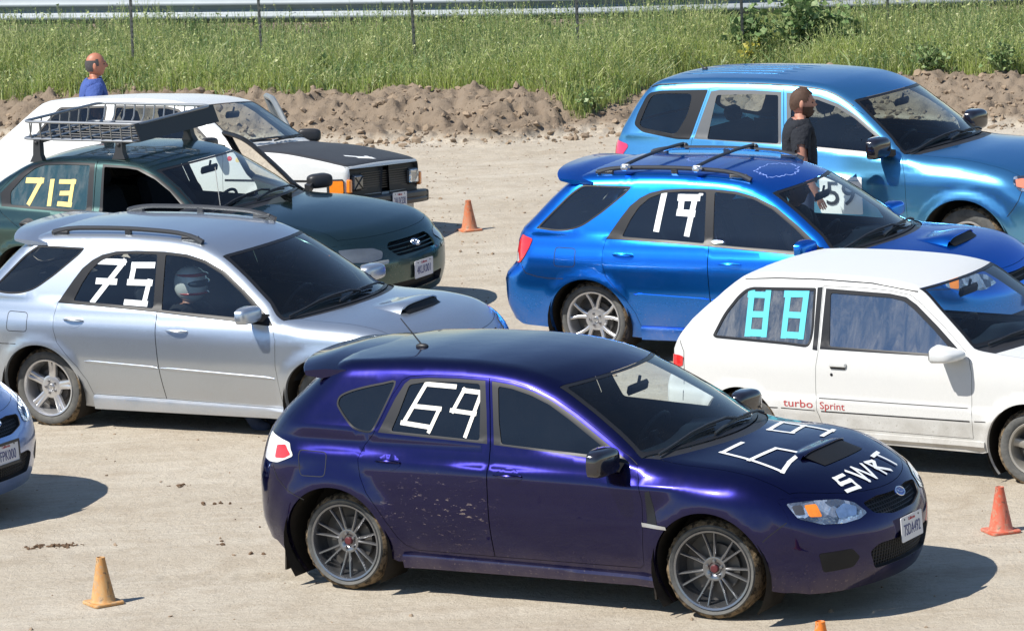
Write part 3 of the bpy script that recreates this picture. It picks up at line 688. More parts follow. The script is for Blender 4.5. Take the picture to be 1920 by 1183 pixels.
def text_mesh(txt, size, mat, name, parent, M, sx=1., depth=.0008, spacing=1.0, **kw):
    cu = bpy.data.curves.new('t', 'FONT'); cu.body = txt; cu.size = size; cu.align_x = 'CENTER'; cu.align_y = 'CENTER'; cu.extrude = depth; cu.space_character = spacing; cu.resolution_u = 3
    o = bpy.data.objects.new('t', cu); COL.objects.link(o); dg = bpy.context.evaluated_depsgraph_get(); dg.update()
    me = bpy.data.meshes.new_from_object(o.evaluated_get(dg)); bpy.data.objects.remove(o); bpy.data.curves.remove(cu)
    me.transform(M @ Matrix.Diagonal((sx,1,1,1))); me.materials.clear(); me.materials.append(mat); me.name = name
    return tag(link(name, me, parent), **kw)
def plate(root, x, y, z, txt, tilt=0., top='California', frame=None, toff=0.):
    """licence plate facing +x"""
    M = Matrix.Translation((x, y, z)) @ Matrix.Rotation(-tilt, 4, 'Y') @ Matrix(((0,0,1,0),(1,0,0,0),(0,1,0,0),(0,0,0,1)))
    g = GM(); g.X = M; g.prism(rnd([(-.152,-.076),(.152,-.076),(.152,.076),(-.152,.076)], .012, 3).tolist(), 'z', -.003, .001)
    p = g.obj('license_plate', [PLATEW], root)
    if frame:
        g = GM(); g.X = M
        for c, sz in (((0,.073,0),(.32,.018,.012)),((0,-.073,0),(.32,.020,.012)),((-.154,0,0),(.012,.15,.012)),((.154,0,0),(.012,.15,.012))): g.box(c, sz)
        g.obj('plate_frame', [frame], p)
    text_mesh(txt, .098, PLATEB, 'plate_number', p, M @ Matrix.Translation((0,-.012,.0022)), .62, spacing=1.02)
    text_mesh(top, .028, PLATER, 'plate_state_name', p, M @ Matrix.Translation((0,.053,.0022)), .9)
    for sy in (-.10,.10):
        g = GM(); g.X = M @ Matrix.Translation((sy,.058,.001)); g.lathe([(.001,.003),(.006,.002),(.007,0)], 8); g.obj('plate_bolt', [BLACK], p)
    return p

def seat(root, x, y, z, mat, lean=.32, head=True):
    g = GM(); g.box((x+.02, y, z), (.50,.50,.16), bev=.05)
    o = g.obj('seat', [mat], root); g = GM(); R = Matrix.Rotation(-lean, 3, 'Y'); 
    g.box(Vector((x-.24, y, z+.08)) + R @ Vector((0,0,.26)), (.13,.48,.58), R, .05, .9)
    g.obj('seat_back', [mat], o)
    if head:
        g = GM(); g.box(Vector((x-.24, y, z+.08)) + R @ Vector((.01,0,.66)), (.10,.27,.17), R, .045)
        for q in (-.06,.06): g.tube([Vector((x-.24,y+q,z+.08))+R@Vector((0,0,.52)), Vector((x-.24,y+q,z+.08))+R@Vector((.01,0,.62))], .006, 6)
        g.obj('headrest', [mat], o)
    return o
def cabin(B, bd, root, c, interior=INTER):
    """floor, dashboard, steering wheel, seats, door cards, inside mirror"""
    p = bd.p; xw, zc = c['cowl']; x0, x1 = c.get('cabin', (-.5, xw)); zb = zc-.03; hw = float(bd.hw(np.array([1.0]), np.array([.7]))[0])-.10
    ax = p['arch'][0][0]+p['arch'][0][2]+.04; fx_ = p['arch'][1][0]-p['arch'][1][2]-.04; g = GM(); g.box(((ax+fx_)/2, 0, .27), (fx_-ax, hw*2, .03)); g.box(((x0+ax)/2, 0, .30), (ax-x0, .96, .03)); g.box(((x0+xw)/2, 0, .36), (xw-x0, .22, .16), bev=.03)
    g.box((xw+.02, 0, .55), (.03, 1.02, .62)); g.box((x0, 0, .55), (.03, .96, .5)); [g.box(((x0+ax)/2, sg*.49, .52), (ax-x0, .03, .44)) for sg in (-1,1)]
    g.obj('cabin_floor', [simple('carpet', (.025,.025,.026), .95, spec=.1)], root)
    sm = SM(); zt_ = p['arch'][0][1]+p['arch'][0][2]+.03
    for (a, b, z0_) in ((x0+.15, ax-.002, zt_), (ax, fx_, .33)):
        poly = [(a,z0_)]+[(x,z0_) for x in np.linspace(a,b,5)[1:]]+[(x, float(bd._belt(x))-.012) for x in np.linspace(b,a,9)]
        B.panel(sm, 'RL', rnd(poly, .0), [], off=-.055, step=.12)
    sm.obj('door_card', c.get('card', INTERL), root)
    # dashboard
    g = GM(); rings = []
    for y in np.linspace(-hw+.04, hw-.04, 15):
        bul = .02*math.exp(-((y-.36)/.2)**2)*2; kk = float(bd._k(xw))*.8*y*y
        prof = [(xw-kk-.02, zb-.05), (xw-kk-.10, zb-.035), (xw-kk-.35, zb-.03+bul), (xw-kk-.52, zb-.05+bul), (xw-kk-.60, zb-.12), (xw-kk-.58, zb-.32), (xw-kk-.3, zb-.45), (xw-kk-.02, zb-.45)]
        rings.append([(a, y, b) for a, b in prof])
    g.loft(rings); d = g.obj('dashboard', [c.get('dash', DASH)], root, ang=50)
    # steering wheel
    sx = xw-.80 if not c.get('swx') else c['swx']; sz = zb-.10; R = Matrix.Rotation(-1.05, 4, 'Y'); g = GM(); g.X = Matrix.Translation((sx, .37, sz)) @ R
    g.tube([(.185*math.cos(t), .185*math.sin(t), 0) for t in np.linspace(0, 2*math.pi, 33)[:-1]], .014, 8, closed=True)
    g.box((0,0,-.01), (.12,.10,.04), bev=.02)
    for t in (math.pi/2, -math.pi/2, math.pi): g.tube([(0,0,-.005), (.18*math.cos(t), .18*math.sin(t), 0)], [.02,.012], 6, flat=.5)
    g.tube([(0,0,-.02), (0,0,-.30)], .028, 8); g.X = None; g.obj('steering_wheel', [DASH], root)
    zs = c.get('seatz', .50); xs = c.get('seatx', 1.18)
    for y in (-.37, .37): seat(root, xs, y, zs, interior)
    g = GM(); g.box((c.get('rseat', .32), 0, zs+.02), (.50, 1.22, .16), bev=.05); R = Matrix.Rotation(-.38, 3, 'Y')
    g.box(Vector((c.get('rseat', .32)-.26, 0, zs+.10))+R@Vector((0,0,.22)), (.13, 1.22, .52), R, .05)
    rb = g.obj('rear_seat', [interior], root)
    for y in (-.36,.36):
        g = GM(); g.box(Vector((c.get('rseat', .32)-.26, y, zs+.10))+R@Vector((0,0,.55)), (.09,.25,.15), R, .04); g.obj('headrest', [interior], rb)
    xm = c['mirror_in'][0]; zm = float(bd.zs(np.array([xm]), np.array([0.]))[0])-.10; g = GM(); g.box((xm, 0, zm), (.035,.25,.07), Matrix.Rotation(.25,3,'Y'), .015); g.tube([(xm,0,zm), (xm+.02,0,zm+.075)], .01, 6)
    g.obj('inside_mirror', [BLACK], root)

def side_mirror(root, x, y, z, sz, mat, door=None, foot=(0,0,0), back=BLACK, name='side_mirror', both=True, shape=None):
    for sg in ((-1, 1) if both else (-1,)):
        g = GM(); dx, dy, dz = sz
        def fn(p):
            if p.x < -dx*.30: p.x = -dx*.30
            p.z += -abs(p.y)*.0; p.x *= (1-.25*(p.y*-1)/dy) if shape is None else 1
            return p
        g.sell((x, sg*y, z), (dx, dy, dz), .55, 14, 22, None, fn)
        o = g.obj(name, [mat], root, ang=50)
        g = GM(); g.sell((x-dx*.31, sg*y, z), (.004, dy*.86, dz*.82), .5, 8, 18); g.obj('mirror_glass', [CHROME], o)
        g = GM(); f = foot; g.loft([[(x+.01+a*.04, sg*(y-dy*.72), z-dz*.45+b*.03) for a, b in ((-1,-1),(1,-1),(1,1),(-1,1))], [(x+.03+f[0]+a*.055, sg*(y-dy-.035+f[1]), z-dz*.5-.02+f[2]+b*.035) for a, b in ((-1,-1),(1,-1),(1,1),(-1,1))]])
        g.obj('mirror_foot', [back], o)
def handle(B, root, x0, x1, z, mat, recess=True, h=.028):
    res = []
    for dom in 'RL':
        sm = SM()
        if recess: B.panel(sm, dom, smooth_closed([(x0-.01,z),((x0+x1)/2-.03,z+.048),((x0+x1)/2+.03,z+.048),(x1+.01,z),((x0+x1)/2+.03,z-.048),((x0+x1)/2-.03,z-.048)], 4), [], off=.0015, step=.03, edge=.02); r = sm.obj('handle_recess', BLACK if mat is BLACK else mat, root)
        P, N = B.b.map(dom, [(a, z+.004) for a in np.linspace(x0, x1, 7)]); g = GM(); o = np.array([.006,.026,.034,.036,.034,.026,.006])
        g.tube((P+N*o[:,None]).tolist(), [h*.3,h*.42,h*.5,h*.5,h*.5,h*.45,h*.3], 8, flat=.6); g.obj('door_handle', [mat], root)
def wipers(B, root, spec, w=.012):
    for (px, py, ex, ey) in spec:
        g = GM()
        P, N = B.b.map('T', [(px+(ex-px)*t, py+(ey-py)*t) for t in (0,.2,.5,.8,1)]); o = np.array([.03,.045,.035,.03,.02]); g.tube((P+N*o[:,None]).tolist(), [.012,.010,.008,.007,.005], 6)
        q = [(px+(ex-px)*t+.0, py+(ey-py)*t) for t in np.linspace(.35,1.35,9)]; P, N = B.b.map('T', q); g.tube((P+N*.014).tolist(), .007, 6, flat=1.4)
        g.obj('wiper', [BLACK], root)
def strokes(B, root, dom, lines, w, mat, name, off=.003, **kw):
    """strips of tape laid on the surface, each a hair above the one before"""
    g = GM(); k = 0
    for ln in lines:
        ww = w
        if isinstance(ln, tuple): ln, ww = ln
        for a, b in zip(ln[:-1], ln[1:]):
            a, b = np.array(a, float), np.array(b, float); d = (b-a)/max(np.hypot(*(b-a)), 1e-6)*ww*.35; j = rng.uniform(-.15, .15, 2)*ww
            B.ribbon(g, dom, [a-d+j*.3, b+d-j*.3], ww*rng.uniform(.92, 1.06), off+k*.00035); k += 1
    return g.obj(name, [mat], root, **kw)
def scoop(B, root, mat, x0, x1, hw, H, L, open_mat=DARKM, lip=.012):
    b = B.b; nx, ny = 14, 17; V = []
    for i in range(nx):
        t = i/(nx-1); x = x0+(x1-x0)*t; h = H*(t*t*(3-2*t)); w = hw*(.80+.20*t)
        ys_ = np.linspace(-1, 1, ny); P, N = b.map('T', [(x+.02*(1-abs(u)**2)*t, u*w) for u in ys_])
        for u, q in zip(ys_, P): V.append((q[0], q[1], q[2]-.006+(h+.006)*max(0, 1-abs(u)**5)**.7))
    F = [(i*ny+k, i*ny+k+1, (i+1)*ny+k+1, (i+1)*ny+k) for i in range(nx-1) for k in range(ny-1)]
    g = GM(); g.add(V, F); base = V[-ny:]
    # lip around the opening
    g.tube([(v[0]+.002, v[1], v[2]-.004) for v in base[1:-1]], lip*.6, 8)
    o = g.obj('hood_scoop', [mat], root, ang=60)
    g = GM(); V = []
    for (x, y, z) in base[1:-1]:
        V.append((x-.006, y*.96, z-.006)); q = b.map('T', [(x+L, y*.96)])[0][0]; V.append((q[0], q[1], q[2]+.0035))
    m = len(V)//2; g.add(V, [(2*i, 2*i+1, 2*i+3, 2*i+2) for i in range(m-1)]); g.obj('scoop_opening_shade', [open_mat], o)  # dark sheet stands in for the shade inside the scoop
    return o
# ------------------------------------------------------------------ putting a car together
def place(root, pose):
    X, Y, Z, a, t = pose; root.rotation_mode = 'QUATERNION'; root.location = (X, Y, Z)
    root.rotation_quaternion = (Matrix.Rotation(a, 4, 'Z') @ Matrix.Rotation(t, 4, 'X')).to_quaternion()
BODY = {}
def assemble(name, key, pose, pm, o, label, group=None):
    if key not in BODY: BODY[key] = Body(CARS['S' if key == 'B' else key])
    b = BODY[key]; root = empty(name, label=label, cat='car', group=group); place(root, pose); B = Builder(b, root, None)
    p = b.p; ye_ = b.ys(b.TSx, b.TSz); ye = lambda x: np.interp(x, b.TSx, ye_)
    # --- windshield / cowl / hood outlines in (x, y)
    xt, xb, kt, kb, mw = o['ws']; hb, mh, mf, hmax = o['hood']
    xs = np.linspace(xt, xb, 9); side = [(x, -(ye(x)-mw)) for x in xs]; yb = -side[-1][1]; yt = -side[0][1]
    barc = [(xb+kb*(yb*yb-y*y), y) for y in np.linspace(-yb, yb, 17)]; tarc = [(xt+kt*(yt*yt-y*y), y) for y in np.linspace(yt, -yt, 13)]
    ws = np.array(side[:-1]+barc+[(x, -y) for x, y in side[::-1]][1:-1]+tarc[:-1])
    yh = min(float(ye(hb)-mh), hmax); harc = [(hb+kb*(yh*yh-y*y), y) for y in np.linspace(-yh, yh, 17)]
    fx = lambda y: np.interp(y, b.TF[1], b.TF[0])
    xf_end = float(fx(-yh*.93))-mf-.03; hx = np.linspace(hb, xf_end, 12)[1:]
    hs = [(x, -min(float(ye(x)-mh), hmax)) for x in hx]; yf = -hs[-1][1]
    farc = [(float(fx(y))-mf, y) for y in np.linspace(-yf*.97, yf*.97, 17)]
    hood = np.array([(x, y) for x, y in harc[:1]]+hs+farc+[(x, -y) for x, y in hs[::-1]]+harc[::-1][:-1])
    union = np.array(side+[harc[0]]+hs+farc+[(x, -y) for x, y in hs[::-1]]+[harc[-1]]+[(x, -y) for x, y in side[::-1]]+tarc[1:-1])
    cowl = np.array(barc+harc[::-1])
    # --- body shell
    so = b.side_outline(); doors = o['doors']; wins = o['wins']; sm = SM(); holes = [np.array(d['poly']) for d in doors]+[np.array(w['open']) for w in wins if w.get('door') is None]
    B.panel(sm, 'RL', so, holes, step=.045)
    if o.get('sunroof') is not None: pass
    B.panel(sm, 'T', b.top_outline(), [union], step=.06)
    fo = b.end_outline('F'); bo = b.end_outline('B'); fholes = [np.array(h) for h in o.get('fholes', [])]; rh = [np.array(o['rwin'])] if 'rwin' in o else []
    B.panel(sm, 'F', fo, fholes, step=.045); B.panel(sm, 'B', bo, rh, step=.06)
    for ax, az, R in p['arch']:   # rolled arch lips
        for sg in (-1, 1):
            th = np.linspace(math.pi*1.2, -math.pi*.2, 60); q = np.stack([ax+R*np.cos(th), az+R*np.sin(th)], 1); y = b.ys(q[:,0], q[:,1])
            P = np.stack([q[:,0], y*sg, q[:,1]], 1); P2 = P-np.array([0, .03*sg, 0]); N = np.stack([-np.cos(th), 0*th, -np.sin(th)], 1); n = len(P)
            T = [(i, i+1, n+i+1) for i in range(n-1)]+[(i, n+i+1, n+i) for i in range(n-1)]; sm.add(np.vstack([P, P2]), np.vstack([N, N]), np.array(T))
    body = sm.obj('body', pm, root)
    # --- wells, underbody
    for ax, az, R in p['arch']:
        for sg in (-1, 1):
            g = GM(); yo = float(b.hw(np.array([ax]), np.array([az+R+.02]))[0])-.025; th = np.linspace(math.pi*1.2, -math.pi*.2, 24); V = []
            for t in th: V += [(ax+(R+.012)*math.cos(t), sg*yo, az+(R+.012)*math.sin(t)), (ax+(R+.012)*math.cos(t), sg*(yo-.34), az+(R+.012)*math.sin(t))]
            g.add(V, [(2*i, 2*i+1, 2*i+3, 2*i+2) for i in range(23)]); m = len(V)//2
            g.add([V[2*i+1] for i in range(m)], [tuple(range(m))]); g.obj('wheel_liner', [LINER], root)
    g = GM(); x0, x1 = b.SR[0][0]+.12, b.SF[0][0]-.10; rx = [x for ax, az, R in p['arch'] for x in (ax-R-.02, ax+R+.02)]
    g.box(((rx[1]+rx[2])/2, 0, .225), (rx[2]-rx[1], 1.45 if p['plan'][2][1] > .8 else 1.3, .04))
    for a, c in ((x0, rx[0]), (rx[3], x1), (rx[0], rx[1]), (rx[2], rx[3])): g.box(((a+c)/2, 0, .262), (abs(c-a), .80 if (a, c) in ((rx[0], rx[1]), (rx[2], rx[3])) else 1.25, .04))
    g.obj('underbody', [LINER], root)
    # --- hood, cowl, windshield
    sm = SM(); B.panel(sm, 'T', inset(hood, .003), [], step=.06); hd = sm.obj('hood', o.get('hoodmat', pm), root)
    sm = SM(); B.panel(sm, 'T', inset(cowl, .004), [], off=-.008, step=.06); cw = sm.obj('cowl_panel', o.get('cowlmat', BLACK), root)
    g = GM(); B.ribbon(g, 'T', hood, .05, -.014, closed=True)
    for d in doors:
        for dom in 'RL': B.ribbon(g, dom, d['poly'], .045, -.013, closed=True)
    g.obj('panel_gap_seal', [SEAL], root)
    W = inset(ws, .002); pane = rnd(inset(ws, o.get('frit', .03)), .05, 4)
    sm = SM(); B.panel(sm, 'T', W, [pane], off=-.001, step=.05); wso = sm.obj('windshield_frame', TRIM, root)
    sm = SM(); B.panel(sm, 'T', pane, [], off=-.003, step=.07); sm.obj('windshield', WGLASS, root)
    if rh:
        sm = SM(); B.panel(sm, 'B', inset(rh[0], .03), [], off=-.004, step=.08); sm.obj('rear_window', o.get('rglass', GLASS), root)
        sm = SM(); B.panel(sm, 'B', rh[0], [inset(rh[0], .03)], off=-.001, step=.05); sm.obj('rear_window_frame', TRIM, root)
    # --- doors and windows
    dobj = {}
    for i, d in enumerate(doors):
        P = inset(np.array(d['poly']), .0032); op = [np.array(w['open']) for w in wins if w.get('door') == i]
        for dom in 'RL':
            sm = SM(); B.panel(sm, dom, P, op, step=.045); dobj[(i, dom)] = sm.obj('door', pm, root)
    for w in wins:
        for dom in w.get('sides', 'RL'):
            par = dobj.get((w.get('door'), dom), root); panes = [rnd(np.array(q), w.get('r', .03), 4) for q in w['panes']]
            sm = SM(); B.panel(sm, dom, np.array(w['open']), panes, off=w.get('toff', -.0005), step=.045)
            if sm.v: sm.obj('window_frame', w.get('tmat', TRIM), par)
            for k, q in enumerate(panes):
                gm = w['mat'][k] if isinstance(w['mat'], (list, tuple)) else w['mat']
                if gm is None or (dom in w.get('open_side', '')) or (dom+str(k)) in w.get('skip', ()): continue
                sm = SM(); B.panel(sm, dom, q, [], off=-.006, step=.08); sm.obj('window', gm, par)
    for q, off, m, nm in o.get('patches', []):
        for dom in 'RL': sm = SM(); B.panel(sm, dom, np.array(q), [], off=off, step=.045); sm.obj(nm, m, root)
    for ln, w in o.get('seams', []):
        for dom in 'RL': g = GM(); B.ribbon(g, dom, ln, w, .0008); g.obj('panel_seam', [SEAL], root)
    cabin(B, b, root, o['cab'], o.get('seatmat', INTER))
    return root, b, B, hd, cw, dobj

def grille_insert(B, root, hole, mat=DARKM, depth=.05, bars=0, barmat=BLACK, name='grille', mesh=False):
    sm = SM(); P = np.array(hole); c = P.mean(0); B.panel(sm, 'F', c+(P-c)*1.05, [], off=-depth, step=.05); o = sm.obj(name, mat, root)
    g = GM(); P2 = dense(P, .03); A, N = B.b.map('F', P2); V = list(A-N*.001)+list(A-N*(depth+.01)); n = len(A); g.add(V, [(i, (i+1) % n, n+(i+1) % n, n+i) for i in range(n)])
    lo, hi = P.min(0), P.max(0)
    for k in range(bars):
        z = lo[1]+(hi[1]-lo[1])*(k+1)/(bars+1); ys_ = np.linspace(lo[0], hi[0], 41); q = np.stack([ys_, np.full(41, z)], 1); q = q[inpoly(q, P)]
        if len(q) > 1: A, N = B.b.map('F', q); g.tube((A-N*.018).tolist(), .010, 6, flat=.7)
    if mesh:
        for z in np.arange(lo[1], hi[1], .022):
            ys_ = np.linspace(lo[0], hi[0], 31); q = np.stack([ys_, np.full(31, z)], 1); q = q[inpoly(q, P)]
            if len(q) > 1: A, N = B.b.map('F', q); g.tube((A-N*.03).tolist(), .0035, 4)
        for y in np.arange(lo[0], hi[0], .028):
            zs_ = np.linspace(lo[1], hi[1], 15); q = np.stack([np.full(15, y), zs_], 1); q = q[inpoly(q, P)]
            if len(q) > 1: A, N = B.b.map('F', q); g.tube((A-N*.03).tolist(), .0035, 4)
    g.obj('grille_bar', [barmat], o); return o
def lamp(B, root, pts, D, layers, name, base=None, rad=.02, off=.004, both=True):
    """lens unit over the surface; layers = [(points, material, part name, extra offset)]"""
    res = []
    a = SM(); m_ = B.patch(a, pts, D, off, rad=rad)
    pair = [(a, 1)]+([(m_, -1)] if both else [])
    ob = []
    for s_, sg in pair: ob.append(s_.obj(name, base or LENS, root))
    for q, mat, nm, ex in layers:
        a = SM(); m_ = B.patch(a, q, D, off+ex, rad=rad*.7)
        for (s_, k) in ((a, 0), (m_, 1))[:2 if both else 1]: s_.obj(nm, mat, ob[k])
    return ob
def roof_rail(B, root, x0, x1, yoff, mat, h=.045, feet=(0., .5, 1.)):
    b = B.b
    for sg in (-1, 1):
        g = GM(); pts = []
        for t in np.linspace(0, 1, 25):
            x = x0+(x1-x0)*t; y = float(np.interp(x, b.TSx, b.ys(b.TSx, b.TSz)))-yoff; P, N = b.map('T', [(x, sg*y)]); e = min(1, 5.5*min(t, 1-t)+.0); e = e*(2-e); pts.append((P[0][0], P[0][1], P[0][2]+.010+h*e))
        g.tube(pts, [.014+.006*(1-min(1, 8*min(t, 1-t))) for t in np.linspace(0, 1, 25)], 8, flat=1.3)
        for k in (0, 1, -1, -2): pass
        for t in feet[1:-1]: i = int(t*24); g.box((pts[i][0], pts[i][1], pts[i][2]-h*.5-.005), (.05,.025,h+.02))
        for t, w in ((.06, .16), (.94, .16)): i = int(t*24); g.box((pts[i][0], pts[i][1], pts[i][2]-.016), (w,.030,.040), bev=.01)
        g.obj('roof_rail', [mat], root)
def wing(B, root, xr, xf, z0, z1, hw, mat, thick=.035, drop=.03, name='roof_spoiler', gap=0):
    """tailgate spoiler: a swept blade behind the roof edge with ends turned down"""
    g = GM(); rings = []
    for u in np.linspace(-1, 1, 21):
        y = u*hw; e = abs(u)**4; xr_ = xr+.05*u*u+.10*e; xf_ = xf+.02*u*u; zr = z1-drop*u*u-.035*e; zf = z0-.045*u*u-.02*e; t = thick*(1-.35*e)
        rings.append([(xr_, y, zr-.004), (xr_+.01, y, zr+.004), ((xr_+xf_)/2, y, (zr+zf)/2+.012), (xf_, y, zf+.003), (xf_, y, zf-t*.3-gap), ((xr_*.6+xf_*.4), y, (zr*.6+zf*.4)-t), (xr_+.012, y, zr-t*.55)])
    g.loft(rings); return g.obj(name, [mat], root, ang=55)
def aerial(B, root, x, y, L, lean, mat=BLACK, base=.03, r=.004):
    P, N = B.b.map('T', [(x, y)]); q = P[0]; g = GM()
    g.sell((q[0], q[1], q[2]+.004), (base*1.5, base*.8, .018), .9, 8, 14); o = g.obj('antenna_base', [mat], root)
    g = GM(); g.tube([(q[0]-.005, q[1], q[2]+.015), (q[0]-math.sin(lean)*L, q[1], q[2]+.015+math.cos(lean)*L)], [r*1.3, r*.8], 6); g.obj('antenna', [BLACK], o)
def star_emblem(root, P, N, rx, rz, ring=CHROME, fill=None, stars=True):
    """oval badge: blue field with a cluster of six stars, or an oval with crossed ovals"""
    N = Vector(N); Y = Vector((0,1,0)); Z = N.cross(Y)*-1; Z.normalize(); Y = Z.cross(N)*1; Y.normalize(); Y = -Y if Y.y < 0 else Y
    if Z.z < 0: Z = -Z
    M = Matrix(((Y.x,Z.x,N.x,P[0]),(Y.y,Z.y,N.y,P[1]),(Y.z,Z.z,N.z,P[2]),(0,0,0,1)))
    g = GM(); g.X = M; el = lambda a, b_, h, n=28, cx=0, cy=0: [(cx+a*math.cos(t), cy+b_*math.sin(t), h) for t in np.linspace(0, 2*math.pi, n+1)[:-1]]
    if stars:
        g.prism([(x, y) for x, y, _ in el(rx, rz, 0)], 'z', 0, .006); o = g.obj('emblem', [fill], root); g = GM(); g.X = M
        g.tube(el(rx, rz, .007), .004, 6, closed=True); g.obj('emblem_ring', [ring], o); g = GM(); g.X = M
        for cx, cy, r in ((-.022,.006,.014),(.010,.012,.008),(.028,.008,.007),(.000,-.008,.008),(.018,-.010,.008),(.036,-.006,.006)):
            q = [];
            for k in range(12): rr = (r if k % 2 == 0 else r*.4)*rx/.055; t = math.pi/6*k; q.append((cx*rx/.055+rr*math.cos(t), cy*rx/.055+rr*math.sin(t)))
            g.prism(q, 'z', .006, .0085)
        g.obj('emblem_star', [ring], o)
    else:
        for a, c, cy in ((rx, rz, 0), (rx*.36, rz*.98, 0), (rx*.62, rz*.45, rz*.42)): g.tube(el(a, c, .006, cy=cy), .0045, 6, closed=True)
        o = g.obj('emblem', [ring], root)
    return o
def open_door(objs, hinge, phi):
    M = Matrix.Translation(hinge) @ Matrix.Rotation(phi, 4, 'Z') @ Matrix.Translation(-Vector(hinge))
    for q in objs: q.matrix_basis = M @ q.matrix_basis
# ------------------------------------------------------------------ 1. violet hatchback 69 (and its silver twin at the left edge)
EMB_BLUE = simple('emblem_blue', (.02,.05,.30), .2, coat=1.)
REDCAP = simple('dark_red_cap', (.09,.015,.02), .4)
GUN = simple('gunmetal_rim', (.23,.235,.25), .26, metal=.85, var=.08)
SILR = simple('silver_rim', (.60,.60,.61), .3, metal=.75, var=.08)
MB_ = (1.112, 1.01)
def gr_opts(glass):
    rd = [(.272,1.037),(.315,1.14),(.365,1.27),(.42,1.36),(.47,1.385),(.60,1.398),(.80,1.402),(1.03,1.397),(1.075,1.2),MB_,(1.118,.9),(1.118,.6),(1.112,.312),(.56,.316),(.485,.345),(.44,.40),(.40,.475),(.33,.585),(.255,.68),(.205,.78),(.182,.885),(.215,.97)]
    fd = [(1.03,1.397),(1.2,1.383),(1.36,1.35),(1.5,1.302),(1.66,1.225),(1.82,1.135),(2.0,1.03),(2.13,.955),(2.165,.87),(2.195,.74),(2.19,.55),(2.165,.34),(2.13,.312),(1.112,.312),(1.118,.6),(1.118,.9),MB_,(1.075,1.2)]
    w1 = [(.305,1.048),(.345,1.14),(.39,1.25),(.44,1.34),(.475,1.368),(.60,1.380),(.80,1.384),(1.005,1.380),(1.05,1.2),(1.088,1.018),(.70,1.032)]
    p1 = [(.395,1.060),(.43,1.16),(.475,1.335),(.60,1.358),(.80,1.364),(.972,1.360),(1.005,1.2),(1.03,1.035),(.70,1.048)]
    w2 = [(1.052,1.379),(1.2,1.364),(1.35,1.330),(1.49,1.282),(1.65,1.203),(1.80,1.118),(1.96,1.025),(2.085,.955),(1.6,.985),(1.135,1.015),(1.095,1.2)]
    p2 = [(1.10,1.352),(1.2,1.341),(1.34,1.308),(1.475,1.260),(1.63,1.180),(1.78,1.095),(1.885,1.035),(1.88,.985),(1.6,1.000),(1.185,1.022),(1.145,1.15)]
    wq = smooth_closed([(-.022,1.205),(-.01,1.25),(.05,1.282),(.15,1.312),(.28,1.340),(.375,1.352),(.345,1.24),(.285,1.09),(.255,1.045),(.19,1.045),(.12,1.065),(.055,1.115),(.0,1.17)], 3)
    return dict(ws=(1.50,2.14,.40,.44,.03), hood=(2.235,.075,.035,.74), doors=[dict(poly=rd), dict(poly=fd)],
     wins=[dict(open=w1, panes=[p1], mat=glass, door=0, r=.02), dict(open=w2, panes=[p2], mat=glass, door=1, r=.02, skip=('L0',)), dict(open=wq, panes=[inset(wq, .012)], mat=glass, r=0.)],
     fholes=[rnd([(-.37,.70),(-.33,.635),(-.15,.600),(.15,.600),(.33,.635),(.37,.70),(.2,.715),(-.2,.715)], .03), rnd([(-.42,.42),(-.36,.30),(.36,.30),(.42,.42),(.34,.455),(-.34,.455)], .03)],
     rwin=rnd([(-.50,1.32),(-.60,1.08),(.60,1.08),(.50,1.32)], .06), rglass=TGLASS, cab=dict(cowl=(2.40,.99), mirror_in=(1.72,1.26), seatx=1.16, rseat=.30),
     seams=[([(2.99,.545),(3.02,.575),(3.07,.615),(3.12,.655)], .005), ([(-.20,.61),(-.34,.66),(-.42,.72),(-.47,.80)], .005), (rnd([(-.257,.915),(-.05,.911),(-.045,.764),(-.235,.759)], .03).tolist()+[(-.257,.89)], .005)])
GLOSSB = simple('gloss_black', (.012,.011,.016), .12, coat=1.)
